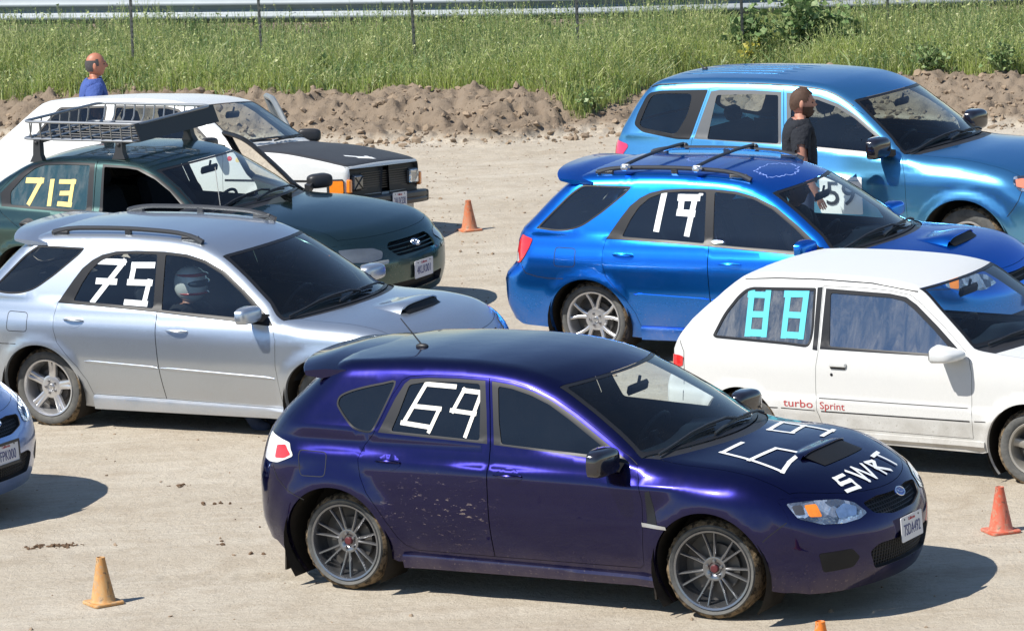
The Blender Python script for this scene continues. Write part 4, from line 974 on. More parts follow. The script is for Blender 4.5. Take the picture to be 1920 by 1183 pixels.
def gr_hatch(name, pose, pm, glass, label, ptxt, violet):
    root, b, B, hd, cw, dd = assemble(name, 'P', pose, pm, gr_opts(glass), label)
    o = gr_opts(glass)
    wheels(root, 'multi', .306, .218, .241, GUN if violet else SILR, .705, .018, 2.592, .10, REDCAP, (.1, .35), zc=.327)
    # headlamps wrap from the fender to the nose
    D = (-.62, .76, -.20)
    lamp(B, root, [(3.075,-.755,.752),(3.19,-.655,.757),(3.30,-.50,.742),(3.37,-.42,.712),(3.435,-.375,.645),(3.42,-.45,.622),(3.36,-.56,.612),(3.27,-.665,.622),(3.15,-.75,.665)], D,
      [([(3.17,-.70,.738),(3.225,-.645,.738),(3.25,-.635,.66),(3.20,-.70,.668)], AMBER, 'turn_lamp', .002), ([(3.34,-.50,.72),(3.39,-.43,.69),(3.40,-.46,.645),(3.33,-.57,.64),(3.31,-.57,.69)], simple('headlamp_lens_blue', (.25,.38,.6), .08, metal=.6, coat=1., var=.5, vscale=22), 'projector_lens', .002),
       ([(3.10,-.735,.735),(3.15,-.695,.738),(3.17,-.70,.68),(3.13,-.745,.685)], simple('headlamp_dark_grey', (.10,.10,.11), .3, metal=.5), 'lamp_bezel', .002)], 'headlight')  # bezel is a dark grey patch over the outer lens end
    lamp(B, root, [(-.56,-.69,.99),(-.44,-.775,.97),(-.335,-.822,.950),(-.30,-.84,.90),(-.280,-.848,.872),(-.34,-.84,.845),(-.41,-.836,.822),(-.50,-.80,.818),(-.56,-.73,.83)], (.55,.83,-.05),
      [([(-.44,-.79,.925),(-.36,-.82,.935),(-.300,-.842,.880),(-.35,-.84,.855),(-.44,-.82,.848)], REDL, 'brake_lamp', .002)], 'taillight', CLEARL)
    grille_insert(B, root, o['fholes'][0], mesh=True, name='grille'); grille_insert(B, root, o['fholes'][1], mesh=True, name='lower_grille', depth=.07)
    for sg in (-1,1):   # fog lamp pods
        sm = SM()
        B.patch(sm, np.array([(3.25,-.69,.455),(3.40,-.53,.46),(3.43,-.48,.40),(3.40,-.52,.345),(3.27,-.67,.335)])*np.array([1,-sg,1]), (-.6,.8*-sg,-.05), .002, rad=.02); q = sm.obj('fog_lamp_bezel', DARKM, root)
    P, N = b.pt('F', 0, .49, .012); plate(root, P.x+.002, 0, .492, ptxt, math.atan2(N.z, N.x), frame=None if violet else BLACK)
    P, N = b.pt('F', 0, .672, -.002); star_emblem(root, P+Vector((.012,0,.03)), N, .052, .030, fill=EMB_BLUE)
    scoop(B, root, pm, 2.87, 2.975, .32, .038, .14)
    side_mirror(root, 1.955, .975, .985, (.085,.135,.085), GLOSSB if violet else pm, foot=(.03,0,-.01), back=BLACK)
    for x0, x1, z in ((.32,.49,.873),(1.17,1.36,.838)): handle(B, root, x0, x1, z, pm)
    wipers(B, root, [(2.33,.10,2.25,-.50),(2.30,.55,2.34,-.02)])
    wing(B, root, -.46, -.02, 1.462, 1.435, .66, pm, thick=.075, drop=.02)
    aerial(B, root, .30, -.212, .22, .75)
    # side vents behind the front wheels, sill mouldings, mud flaps
    for sg in (-1,1):
        sm = SM(); B.panel(sm, 'RL'[sg > 0], [(2.185,.613),(2.36,.603),(2.365,.583),(2.19,.588)], [], off=.006, step=.03); sm.obj('fender_vent_trim', SILVERTRIM, root)
        sm = SM(); B.panel(sm, 'RL'[sg > 0], [(2.225,.60),(2.215,.80),(2.245,.81),(2.275,.70),(2.30,.60)], [], off=.0015, step=.03); sm.obj('fender_vent', TRIM, root)
        g = GM(); xs = np.linspace(.46, 2.24, 12); P, N = b.map('RL'[sg > 0], [(x, .292-.012*(x-.46)) for x in xs])
        rings = [[(x, sg*(abs(q[1])-.02), .300-.012*(x-.46)), (x, sg*(abs(q[1])+.016), .288-.012*(x-.46)), (x, sg*(abs(q[1])+.022), .268-.012*(x-.46)), (x, sg*(abs(q[1])+.004), .20), (x, sg*(abs(q[1])-.06), .185)] for x, q in zip(xs, P)]
        g.loft(rings); g.obj('side_skirt', [pm], root)
        for x, z1 in ((-.40,.40),(2.225,.50)):
            g = GM(); g.box((x, sg*.73, (z1+.13)/2), (.012,.24,z1-.13), Matrix.Rotation(.06*(1 if x < 0 else -1), 3, 'Y')); g.obj('mud_flap', [LINER], root)
    return root, b, B, hd, cw, dd
VIOLET = paint('violet_paint', (.0045,.0040,.062), .92, .25, coat=.8, edge=(.2,.25,.45), dust=.26, dust_top=.0, zr=(.42,.16), chips=(.25,1.25,.28,.88))
rootP, bP, BP, hdP, cwP, ddP = gr_hatch('hatchback_car', POSE['P'], VIOLET, TGLASS, 'dark violet hatchback with taped 69 on its rear window and SWRT on its hood', '7SDA492', True)
winP = [c for c in ddP[(0,'R')].children if c.name.startswith('window') and 'frame' not in c.name][0]
strokes(BP, winP, 'R', [([(.79,1.338),(.60,1.345),(.475,1.10)],), ([(.475,1.10),(.665,1.080)],), ([(.700,1.185),(.545,1.195)],), ([(.665,1.065),(.705,1.195)],)] and
  [([(.80,1.337),(.60,1.345)]), ([(.595,1.35),(.475,1.112)]), ([(.465,1.112),(.675,1.095)]), ([(.665,1.07),(.715,1.205)]), ([(.545,1.212),(.72,1.205)])], .026, TAPE, 'tape_number', off=-.003)
strokes(BP, winP, 'R', [[(.86,1.318),(1.0,1.312)],[(.868,1.325),(.81,1.195)],[(.80,1.20),(.97,1.188)],[(.995,1.32),(.925,1.055)]], .026, TAPE, 'tape_number', off=-.003)
six = [[(2.535,-.205),(2.527,-.462)],[(2.515,-.458),(2.985,-.575)],[(2.985,-.58),(2.945,-.40),(2.922,-.195)],[(2.93,-.19),(2.76,-.212)],[(2.767,-.205),(2.74,-.53)]]
nine = [[(2.469,.50),(2.526,.185)],[(2.515,.193),(2.68,.213)],[(2.672,.205),(2.625,.49)],[(2.465,.488),(2.83,.462)],[(2.81,.52),(2.845,.275)]]
strokes(BP, hdP, 'T', six, .028, TAPEW, 'tape_number'); strokes(BP, hdP, 'T', nine, .028, TAPEW, 'tape_number')
strokes(BP, hdP, 'T', [[(3.235,-.262),(3.225,-.365)],[(3.22,-.36),(3.275,-.378)],[(3.268,-.382),(3.288,-.262)],[(3.28,-.268),(3.345,-.275)],[(3.342,-.27),(3.318,-.40)],
  [(3.225,-.205),(3.345,-.135)],[(3.345,-.14),(3.225,-.12)],[(3.225,-.12),(3.348,-.048)],[(3.348,-.05),(3.235,.0)],
  [(3.24,.05),(3.35,.09)],[(3.238,.05),(3.245,.145)],[(3.245,.145),(3.30,.06)],[(3.29,.062),(3.34,.185)],
  [(3.215,.20),(3.19,.335)],[(3.205,.268),(3.31,.325)]], .024, TAPEW, 'tape_word')
# H: nose of the silver one entering from the left
_yaw = -.50; _px, _py = -3.44, 29.73; _c, _s = math.cos(_yaw), math.sin(_yaw); _lx, _ly = 3.56, .152
SILVERB = paint('silver_sky_tinted_paint', (.20,.30,.56), .85, .30, dust=.18)  # silver with the blue of reflected sky mixed into its base colour
rootH, bH, BH, hdH, cwH, ddH = gr_hatch('hatchback_car', (_px-(_lx*_c-_ly*_s), _py-(_lx*_s+_ly*_c), 0, _yaw, 0), SILVERB, TGLASS,
  'silver car cut off by the left edge, only its nose and license plate showing', '7FPK000', False)
# ------------------------------------------------------------------ 2./3. the two estate cars 75 (silver) and 19 (blue)
GLASS2 = glassm('side_glass', (.50,.63,.66), .008, opac=.05)
def gg_opts(glass):
    rd = [(.165,.995),(.145,.90),(.15,.80),(.18,.70),(.25,.622),(.345,.52),(.41,.405),(.435,.295),(1.095,.288),(1.085,.60),(1.072,.957)]
    fd = [(1.072,.957),(1.085,.60),(1.095,.288),(2.14,.262),(2.12,.6),(2.132,.79),(2.10,.893)]
    dlo = [(.165,.995),(.272,1.155),(.34,1.245),(.42,1.308),(.50,1.347),(.62,1.374),(.80,1.384),(1.05,1.384),(1.25,1.370),(1.42,1.332),(1.60,1.258),(1.80,1.125),(1.95,1.012),(2.05,.935),(2.10,.893),(1.072,.957)]
    p1 = [(.30,1.012),(.36,1.145),(.42,1.240),(.50,1.307),(.61,1.348),(.78,1.362),(.99,1.363),(1.025,.979)]
    p2 = [(1.062,1.363),(1.25,1.348),(1.41,1.310),(1.575,1.238),(1.77,1.108),(1.89,1.012),(1.915,.932),(1.10,.972)]
    q = rnd([(-.475,1.058),(-.30,1.040),(-.187,1.044),(-.06,1.080),(.10,1.186),(.30,1.345),(.335,1.392),(-.09,1.402),(-.20,1.33)], [.01,.05,.05,.06,.06,.04,.02,.03,.05])
    return dict(ws=(1.535,2.165,.36,.40,.03), hood=(2.265,.070,.035,.70), doors=[dict(poly=rd), dict(poly=fd)],
     wins=[dict(open=dlo, panes=[p1, p2], mat=glass, r=.02, skip=('L1',) if glass is GLASS2 else ()), dict(open=q, panes=[inset(q, .014)], mat=glass, r=0.)],
     fholes=[rnd([(-.33,.735),(-.36,.66),(-.28,.625),(.28,.625),(.36,.66),(.33,.735)], .03), rnd([(-.55,.40),(-.50,.29),(.50,.29),(.55,.40)], .03)],
     rwin=rnd([(-.50,1.40),(-.60,1.08),(.60,1.08),(.50,1.40)], .06), rglass=glass, cab=dict(cowl=(2.38,.945), mirror_in=(1.72,1.25), seatx=1.15, rseat=.28),
     seams=[(rnd([(-.280,.917),(-.097,.912),(-.094,.770),(-.283,.770)], .03).tolist()+[(-.280,.90)], .005), ([(-.60,.775),(-.55,.705),(-.45,.680),(-.335,.668),(-.20,.672)], .006), ([(2.80,.62),(2.88,.66),(2.98,.675),(3.10,.675)], .006)])
RAILM = simple('rail_black', (.03,.031,.034), .4, spec=.5, coat=.2)
def gg_wagon(name, pose, pm, glass, label, style, rim, R, rr, barmat, light):
    o = gg_opts(glass); root, b, B, hd, cw, dd = assemble(name, 'B' if name == 'x' else 'S', pose, pm, o, label)
    wheels(root, style, R-.008, .205, rr, rim, .665, 0, 2.525, .03, None, (.0, .4), zc=R)
    lamp(B, root, [(3.02,-.755,.77),(3.16,-.66,.775),(3.28,-.50,.74),(3.32,-.42,.66),(3.26,-.55,.625),(3.14,-.70,.635),(3.03,-.76,.68)], (-.6,.78,-.2),
      [([(3.05,-.745,.75),(3.12,-.70,.755),(3.12,-.72,.66),(3.06,-.75,.67)], AMBER, 'turn_lamp', .002)], 'headlight')
    lamp(B, root, [(-.60,-.70,1.0),(-.50,-.785,.975),(-.515,-.79,.90),(-.545,-.798,.836),(-.60,-.785,.78),(-.655,-.74,.77),(-.68,-.68,.80)], (.6,.8,-.05),
      [([(-.605,-.77,.79),(-.655,-.735,.775),(-.675,-.69,.85),(-.665,-.70,.86),(-.63,-.745,.85)], CLEARL, 'reverse_lamp', .002)], 'taillight', REDL)
    grille_insert(B, root, o['fholes'][0], bars=2, name='grille'); grille_insert(B, root, o['fholes'][1], mesh=True, name='lower_grille', depth=.07)
    P, N = b.pt('F', 0, .50, .012); plate(root, P.x+.002, 0, .50, '5KLR207', math.atan2(N.z, N.x))
    scoop(B, root, pm, 2.55, 2.88, .29, .062, .045)
    side_mirror(root, 1.925, .925, .985, (.085,.12,.062), pm, foot=(.03,0,.0), back=BLACK)
    for x0, x1, z in ((.245,.42,.868),(1.18,1.36,.823)): handle(B, root, x0, x1, z, pm)
    wipers(B, root, [(2.33,.05,2.22,-.52),(2.28,.50,2.32,-.05)])
    wing(B, root, -.455, -.03, 1.475, 1.500, .63, pm, thick=.040, drop=.025)
    roof_rail(B, root, .0, 1.34, .045, RAILM, .032)
    for dom in 'RL':
        for xa, xb_ in ((.42,1.076),(1.10,2.10)):
            g = GM(); xs = np.linspace(xa, xb_, 14); zz = .565-.037*(xs-.4); e = np.clip(np.minimum(xs-xa, xb_-xs)/.03, .15, 1)
            A, NA = b.map(dom, list(zip(xs, zz+.010*e))); M_, NM = b.map(dom, list(zip(xs, zz))); C_, NC = b.map(dom, list(zip(xs, zz-.016*e)))
            g.loft([[tuple(p+n_*.001), tuple(q_+m_*.007+(p-q_)*.6), tuple(q_+m_*.007), tuple(r_+k_*.001)] for p, n_, q_, m_, r_, k_ in zip(A, NA, M_, NM, C_, NC)], closed=False, cap=False); g.obj('side_moulding', [pm], root, ang=30)
    for sg in (-1,1):
        g = GM(); xs = np.linspace(.44, 2.13, 12); P, N = b.map('RL'[sg > 0], [(x, .285-.013*(x-.43)) for x in xs])
        rings = [[(x, sg*(abs(q[1])-.02), .290-.013*(x-.43)), (x, sg*(abs(q[1])+.012), .284-.013*(x-.43)), (x, sg*(abs(q[1])+.020), .262-.013*(x-.43)), (x, sg*(abs(q[1])+.004), .182), (x, sg*(abs(q[1])-.06), .165)] for x, q in zip(xs, P)]
        g.loft(rings); g.obj('side_skirt', [pm], root)
        for x, z1 in ((-.38,.38),):
            g = GM(); g.box((x, sg*.70, (z1+.13)/2), (.012,.20,z1-.13)); g.obj('mud_flap', [LINER], root)
    return root, b, B, hd, cw, dd
SILVER = paint('silver_paint', (.47,.52,.58), .85, .33, coat=.8, edge=(.75,.8,.9), zr=(.6,.18), dust=.35, dust_top=.01)
BLUE = paint('bright_blue_paint', (.008,.20,.76), .95, .25, coat=.55, edge=(.35,.4,.6), dust=.35, dust_top=.002, zr=(.58,.18))
rootS, bS, BS, hdS, cwS, ddS = gg_wagon('estate_car', POSE['S'], SILVER, GLASS, 'silver estate car with white taped 75, black roof rails and helmeted occupant', 'dual5', SILR, .318, .216, None, 0)
wS = [c for c in rootS.children if c.name.startswith('window') and 'frame' not in c.name][0]
strokes(BS, wS, 'R', [[(.425,1.300),(.705,1.300)],[(.705,1.305),(.475,1.010)],[(.49,1.160),(.655,1.157)]], .042, TAPEW, 'tape_number', off=-.003)
strokes(BS, wS, 'R', [[(.97,1.285),(.785,1.282)],[(.80,1.288),(.79,1.155)],[(.775,1.158),(.968,1.160)],[(.955,1.17),(.935,1.015)],[(.955,1.010),(.77,1.015)]], .042, TAPEW, 'tape_number', off=-.003)
# 19
rootB, bB, BB, hdB, cwB, ddB = gg_wagon('estate_car', POSE['B'], BLUE, GLASS2, 'bright blue estate car with taped 19, two roof bars and a hood scoop', 'y5', SILR, .318, .229, None, 1)
wB = [c for c in rootB.children if c.name.startswith('window') and 'frame' not in c.name][0]
strokes(BB, wB, 'R', [[(.625,1.335),(.595,1.075)]], .050, TAPEW, 'tape_number', off=-.003)
strokes(BB, wB, 'R', [[(.765,1.318),(.925,1.318)],[(.90,1.322),(.865,1.045)],[(.785,1.325),(.785,1.20)],[(.77,1.205),(.90,1.198)]], .048, TAPEW, 'tape_number', off=-.003)
def crossbar(root, B, x):
    g = GM(); pts = []
    for y in np.linspace(-.56, .56, 17): pts.append((x-.02*abs(y), y, 1.555+.018*(1-(y/.56)**2)))
    g.tube(pts, .017, 8, flat=.8)
    o = g.obj('roof_crossbar', [BLACK], root)
    for sg in (-1,1):
        g = GM(); g.box((x-.01, sg*.555, 1.540), (.085,.05,.045), bev=.015); g.sell((x-.01, sg*.578, 1.535), (.035,.022,.024), .8, 8, 12); g.obj('bar_clamp', [SILVERTRIM if sg < 0 else BLACK], o)
crossbar(rootB, BB, .27); crossbar(rootB, BB, .90)
for c in rootB.children:   # darker rails on the blue car
    if c.name.startswith('roof_rail'): pass
# peeled clear coat on the blue roof: pale ragged rings
def peel(root, B, cx, cy, rx, ry, seed):
    r = random.Random(seed); g = GM(); n = 150; ph = [r.uniform(0, 6.28) for _ in range(6)]
    P1, P2 = [], []
    for k in range(n):
        t = 2*math.pi*k/n; w = 1+.06*math.sin(5*t+ph[0])+.05*math.sin(11*t+ph[1])+.045*math.sin(23*t+ph[2])+r.uniform(-.02,.02); th = .035+.03*abs(math.sin(3*t+ph[3])*math.sin(7*t+ph[4]))+r.uniform(0,.03)
        P1.append((cx+rx*w*math.cos(t), cy+ry*w*math.sin(t))); P2.append((cx+rx*(w-th)*math.cos(t), cy+ry*(w-th)*math.sin(t)))
    A, NA = B.b.map('T', P1); C, NC = B.b.map('T', P2); g.add(list(A+NA*.001)+list(C+NC*.001), [(i, (i+1) % n, n+(i+1) % n, n+i) for i in range(n)]); g.obj('peeled_lacquer', [simple('peeled_lacquer', (.22,.33,.72), .7, var=.3, vscale=60)], root)
peel(rootB, BB, 1.37, -.06, .145, .27, 3); peel(rootB, BB, .62, .10, .10, .14, 5)
# window sticker
sm = SM(); BB.panel(sm, 'R', rnd([(.925,1.352),(.965,1.352),(.963,1.335),(.927,1.335)], .006), [], off=-.003, step=.02); sm.obj('window_sticker', TAPEW, wB)

# ------------------------------------------------------------------ 4. white two-door 88
WHITE = paint('chalky_white_paint', (.62,.62,.60), 0., .42, coat=.35, coatr=.2, dust=.75, dust_top=.04, dcol=(.34,.32,.28), zr=(.47,.40))
WHITE2 = paint('white_paint', (.62,.63,.62), 0., .40, coat=.3, coatr=.2, dust=.4, dust_top=.03)
qo = rnd([(-.163,.930),(-.095,1.080),(.0,1.205),(.055,1.252),(.11,1.268),(.618,1.284),(.645,1.0),(.632,.885),(.454,.896),(-.135,.912)], [.03,.05,.05,.03,.02,.015,.05,.05,.03,.03])
do = [(.695,1.284),(1.20,1.272),(1.33,1.255),(1.42,1.208),(1.60,1.078),(1.80,.920),(1.845,.880),(.712,.882)]
dp = [(.735,1.255),(1.21,1.245),(1.315,1.228),(1.40,1.178),(1.57,1.055),(1.73,.925),(1.74,.897),(.782,.905)]
dpoly = [(.672,1.300),(1.0,1.302),(1.2,1.292),(1.36,1.272),(1.46,1.215),(1.65,1.078),(1.84,.925),(1.878,.875),(1.902,.777),(1.890,.325),(.745,.335),(.706,.365),(.680,.45),(.676,.60),(.682,.764),(.700,.865)]
oE = dict(ws=(1.400,1.885,.28,.28,.028), hood=(2.03,.05,.03,.66), doors=[dict(poly=dpoly)],
 wins=[dict(open=qo, panes=[inset(qo, .020)], mat=DGLASS, r=0.), dict(open=do, panes=[dp], mat=DGLASS2, door=0, r=.02, skip=('L0',))],
 patches=[([(.628,1.287),(.668,1.292),(.694,.872),(.655,.876)], .0015, TRIM, 'pillar_trim')],
 fholes=[rnd([(-.50,.64),(-.50,.54),(.50,.54),(.50,.64)], .02), rnd([(-.45,.38),(-.42,.30),(.42,.30),(.45,.38)], .02)],
 rwin=rnd([(-.50,1.24),(-.58,.96),(.58,.96),(.50,1.24)], .05), rglass=DGLASS2, cab=dict(cowl=(2.03,.93), mirror_in=(1.50,1.20), seatx=1.0, rseat=.22, seatz=.46, card=INTERL), cowlmat=BLACK,
 seams=[([(.245,.536),(.66,.540)], .005), ([(.70,.540),(1.885,.541)], .005), ([(1.91,.541),(2.03,.541)], .005), ([(.306,.452),(.665,.448)], .007), ([(.715,.447),(1.875,.450)], .009), ([(1.91,.452),(2.0,.455)], .006), ([(.04,1.318),(.30,1.336),(.65,1.342),(1.05,1.334),(1.41,1.292)], .007), ([(-.44,.88),(-.40,.80),(-.40,.65),(-.42,.45)], .005)])
rootE, bE, BE, hdE, cwE, ddE = assemble('two_door_car', 'E', POSE['E'], WHITE, oE, 'white two-door hatchback with cyan taped 88 on its dusty rear side window')
wheels(rootE, 'four', .275, .165, .180, simple('dull_rim', (.36,.34,.30), .5, metal=.5), .625, .06, 2.32, .12, None, (.2, .7))
g = [c for c in rootE.children if c.name.startswith('window') and 'frame' not in c.name]
wE = g[0]
for dx in (0., .292):
    sl = .02 if dx else 0
    strokes(BE, wE, 'R', [[(.092+dx,1.215+sl),(.236+dx,1.220+sl)],[(.108+dx,1.235+sl*.8),(.118+dx,.952)],[(.240+dx*1.04,1.240+sl*.8),(.250+dx*1.02,.955)],[(.112+dx,.962),(.258+dx,.965)],[(.118+dx,1.086+sl*.5),(.244+dx,1.088+sl*.5)]], .044, TAPEC, 'tape_number', off=-.003)
lamp(BE, rootE, [(-.44,-.738,.775),(-.405,-.742,.765),(-.41,-.742,.70),(-.45,-.738,.69),(-.54,-.68,.69),(-.53,-.68,.775)], (.6,.8,0), [], 'taillight', REDL, rad=.01)
lamp(BE, rootE, [(2.93,-.66,.68),(3.0,-.50,.68),(3.02,-.40,.68),(3.02,-.40,.56),(3.0,-.50,.56),(2.94,-.66,.56)], (-.8,.55,-.05), [([(2.93,-.665,.67),(2.97,-.60,.67),(2.97,-.60,.57),(2.935,-.665,.57)], AMBER, 'turn_lamp', .002)], 'headlight', rad=.01)
grille_insert(BE, rootE, oE['fholes'][0], bars=3, name='grille'); grille_insert(BE, rootE, oE['fholes'][1], name='lower_grille')
side_mirror(rootE, 1.70, .855, .925, (.10,.105,.058), WHITE2, foot=(.05,0,0), back=WHITE2)
for q in [c for c in rootE.children if c.name.startswith('side_mirror')]:   # wedge: the housing narrows towards the windshield pillar
    for v_ in q.data.vertices:
        t_ = max(0., (v_.co.x-1.66)/.16); v_.co.z = .925+(v_.co.z-.925)*(1-.45*t_)-.012*t_; v_.co.x += .07*t_
for dom in 'RL':
    P, N = bE.map(dom, [(.795,.772),(.925,.770)]); sg = -1 if dom == 'R' else 1
    g = GM(); g.box((.86, P[0][1]+sg*.008, .785), (.135,.022,.036), bev=.008); h = g.obj('door_handle', [WHITE2], rootE)
    g = GM(); g.box((.86, P[0][1]+sg*.004, .762), (.115,.012,.014)); g.obj('handle_recess', [TRIM], h)
    P, N = bE.pt(dom, .808, .712, .001); g = GM(); g.sell(tuple(P), (.011,.006,.011), 1., 8, 12); g.obj('key_lock', [TRIM], rootE)
LETR = simple('red_lettering', (.42,.05,.05), .6, var=.15)
def side_text(B, root, txt, x, z, size, sx=1., slant=0., name='lettering', mat=LETR, **k):
    P, N = B.b.pt('R', x, z, k.pop('lift', .0015)); X = Vector((1,0,0)); X = (X-N*N.dot(X)).normalized(); Z = X.cross(N)*-1
    Z = N.cross(X); M = Matrix(((X.x,Z.x,N.x,P.x),(X.y,Z.y,N.y,P.y),(X.z,Z.z,N.z,P.z),(0,0,0,1)))
    return text_mesh(txt, size, mat, name, root, M, sx, **k)
side_text(BE, ddE[(0,'R')], 'Sprint', .805, .487, .072, 1.15, name='lettering_sprint'); side_text(BE, rootE, 'turbo', .535, .490, .078, 1.35, name='lettering_turbo')
wipers(BE, rootE, [(2.04,.0,1.96,-.42),(1.98,.45,2.02,.05)])
for sg in (-1,1):
    g = GM(); xs = np.linspace(.42, 1.98, 10); P, N = bE.map('RL'[sg > 0], [(x, .30) for x in xs])
    g.loft([[(x, sg*(abs(q[1])-.02), .315), (x, sg*(abs(q[1])+.012), .310), (x, sg*(abs(q[1])+.014), .275), (x, sg*(abs(q[1])-.02), .235)] for x, q in zip(xs, P)]); g.obj('side_skirt', [WHITE], rootE)

# ------------------------------------------------------------------ 5. dark green saloon 713
GREEN = paint('dark_green_paint', (.050,.095,.090), .92, .25, coat=.6, edge=(.4,.5,.6), dust=.35, dust_top=.006)
TEALG = glassm('teal_sky_dusty_glass', (.26,.44,.48), .02, fk=2.0, streak=.20, opac=.3, opcol=(.05,.16,.19))  # teal film colour stands in for reflected sky, dust streaks over it
rw = [(-.30,1.095),(-.126,1.262),(-.03,1.330),(.08,1.360),(.30,1.372),(.652,1.368),(.722,.962),(.50,.960),(-.26,.988)]
fw = [(.738,1.360),(1.0,1.352),(1.116,1.340),(1.325,1.268),(1.506,1.168),(1.66,1.055),(1.78,.960),(1.83,.905),(.800,.945)]
rdp = [(-.335,1.095),(-.145,1.285),(-.03,1.362),(.10,1.390),(.35,1.396),(.668,1.392),(.735,.95),(.750,.60),(.745,.30),(.46,.31),(.43,.40),(.37,.51),(.28,.62),(.10,.745),(-.08,.84),(-.24,.93),(-.30,.99)]
fdp = [(.668,1.392),(1.0,1.380),(1.15,1.362),(1.35,1.290),(1.55,1.182),(1.72,1.060),(1.88,.930),(1.93,.885),(1.97,.75),(1.955,.30),(.745,.30),(.750,.60),(.735,.95)]
oF = dict(ws=(1.285,1.835,.36,.40,.03), hood=(1.96,.06,.05,.72), doors=[dict(poly=rdp), dict(poly=fdp)],
 wins=[dict(open=rw, panes=[[(-.19,1.112),(-.075,1.240),(.02,1.312),(.11,1.341),(.30,1.351),(.605,1.350),(.655,.978),(-.165,1.004)]], mat=TEALG, door=0, r=.02), dict(open=fw, panes=[[(.760,1.340),(1.0,1.334),(1.11,1.322),(1.31,1.250),(1.49,1.152),(1.64,1.042),(1.735,.960),(1.74,.925),(.830,.962)]], mat=GLASS, open_side='R', door=1, r=.015)],
 fholes=[rnd([(-.30,.70),(-.36,.655),(-.31,.585),(.31,.585),(.36,.655),(.30,.70)], .03), rnd([(-.42,.36),(-.40,.27),(.40,.27),(.42,.36)], .03)],
 cab=dict(cowl=(2.10,.965), mirror_in=(1.43,1.25), seatx=.95, rseat=.08, cabin=(-.75,0), card=INTERL, dash=simple('grey_green_dash', (.06,.085,.08), .6)), seams=[([(3.02,.54),(3.08,.56),(3.20,.565),(3.35,.56)], .006)])
p_ = CARS['F']; p_['nose'] = [(z, x-.05) for z, x in p_['nose']]
rootF, bF, BF, hdF, cwF, ddF = assemble('saloon_car', 'F', POSE['F'], GREEN, oF, 'dark green saloon with yellow taped 713 and a steel basket on its roof')
wheels(rootF, 'dual5', .315, .205, .195, SILR, .72, 0, 2.67, 0., None)
lamp(BF, rootF, [(3.20,-.755,.695),(3.32,-.64,.695),(3.40,-.50,.680),(3.45,-.43,.640),(3.46,-.47,.585),(3.42,-.60,.572),(3.28,-.755,.59)], (-.62,.76,-.15), [], 'headlight', simple('hazy_headlamp', (.15,.17,.19), .25, metal=.4, coat=.8, var=.35, vscale=9), rad=.02)
lamp(BF, rootF, [(3.36,-.66,.562),(3.47,-.50,.575),(3.50,-.42,.572),(3.50,-.43,.54),(3.43,-.60,.530),(3.36,-.68,.53)], (-.62,.76,-.15), [], 'parking_lamp', simple('dusty_lens', (.35,.36,.34), .3, coat=.6), rad=.012)
grille_insert(BF, rootF, oF['fholes'][0], bars=3, name='grille', barmat=GREEN); grille_insert(BF, rootF, oF['fholes'][1], name='lower_grille')
P, N = bF.pt('F', 0, .645, .012); star_emblem(rootF, P+Vector((.008,0,0)), N, .055, .038, stars=False)
P, N = bF.pt('F', 0, .435, .010); plate(rootF, P.x+.006, 0, .435, '4KLK001', math.atan2(N.z, N.x))
for x0, x1, z in ((-.02,.15,.845),(.85,1.02,.83)): handle(BF, rootF, x0, x1, z, BLACK)
wF = [c for c in ddF[(0,'R')].children if c.name.startswith('window') and 'frame' not in c.name][0]
strokes(BF, wF, 'R', [[(-.03,1.212),(.128,1.212)],[(.118,1.218),(.030,1.022)]], .045, TAPEY, 'tape_number', off=-.003)
strokes(BF, wF, 'R', [[(.235,1.212),(.248,1.018)]], .042, TAPEY, 'tape_number', off=-.003)
strokes(BF, wF, 'R', [[(.325,1.208),(.475,1.212)],[(.460,1.22),(.462,1.02)],[(.475,1.020),(.345,1.024)],[(.355,1.112),(.46,1.116)]], .040, TAPEY, 'tape_number', off=-.003)
wipers(BF, rootF, [(2.00,.05,1.93,-.52),(1.97,.50,2.02,-.02)])
g = GM(); P, N = bF.map('T', [(1.93,-.60)]); g.tube([tuple(P[0]), (1.90,-.60,1.36)], .0035, 5); g.obj('antenna', [SILVERTRIM], rootF)
for dom in 'RL': sm = SM(); BF.panel(sm, dom, rnd([(3.03,.672),(3.17,.668),(3.16,.578),(3.05,.575)], .02), [], off=.004, step=.03); sm.obj('side_marker_lamp', AMBER, rootF)
# far front door stands open, its mirror with it
fd = ddF[(1,'L')]; side_mirror(rootF, 1.83, .985, .985, (.085,.115,.065), BLACK, foot=(.03,0,0))
mirs = [c for c in rootF.children if c.name.startswith('side_mirror')]
mL = [m for m in mirs if sum(v.co.y for v in m.data.vertices) > 0]
def frame_tube(B, door, poly, mat, r):
    P, N = B.b.map('L', dense(poly, .05)); g = GM(); g.tube((P-N*r*.6).tolist(), r, 8, closed=True); g.obj('door_frame', [mat], door)
frame_tube(BF, fd, inset(np.array(fw), -.012), TRIM, .022)
open_door([fd]+mL, (1.95,.86,0), -math.radians(30))
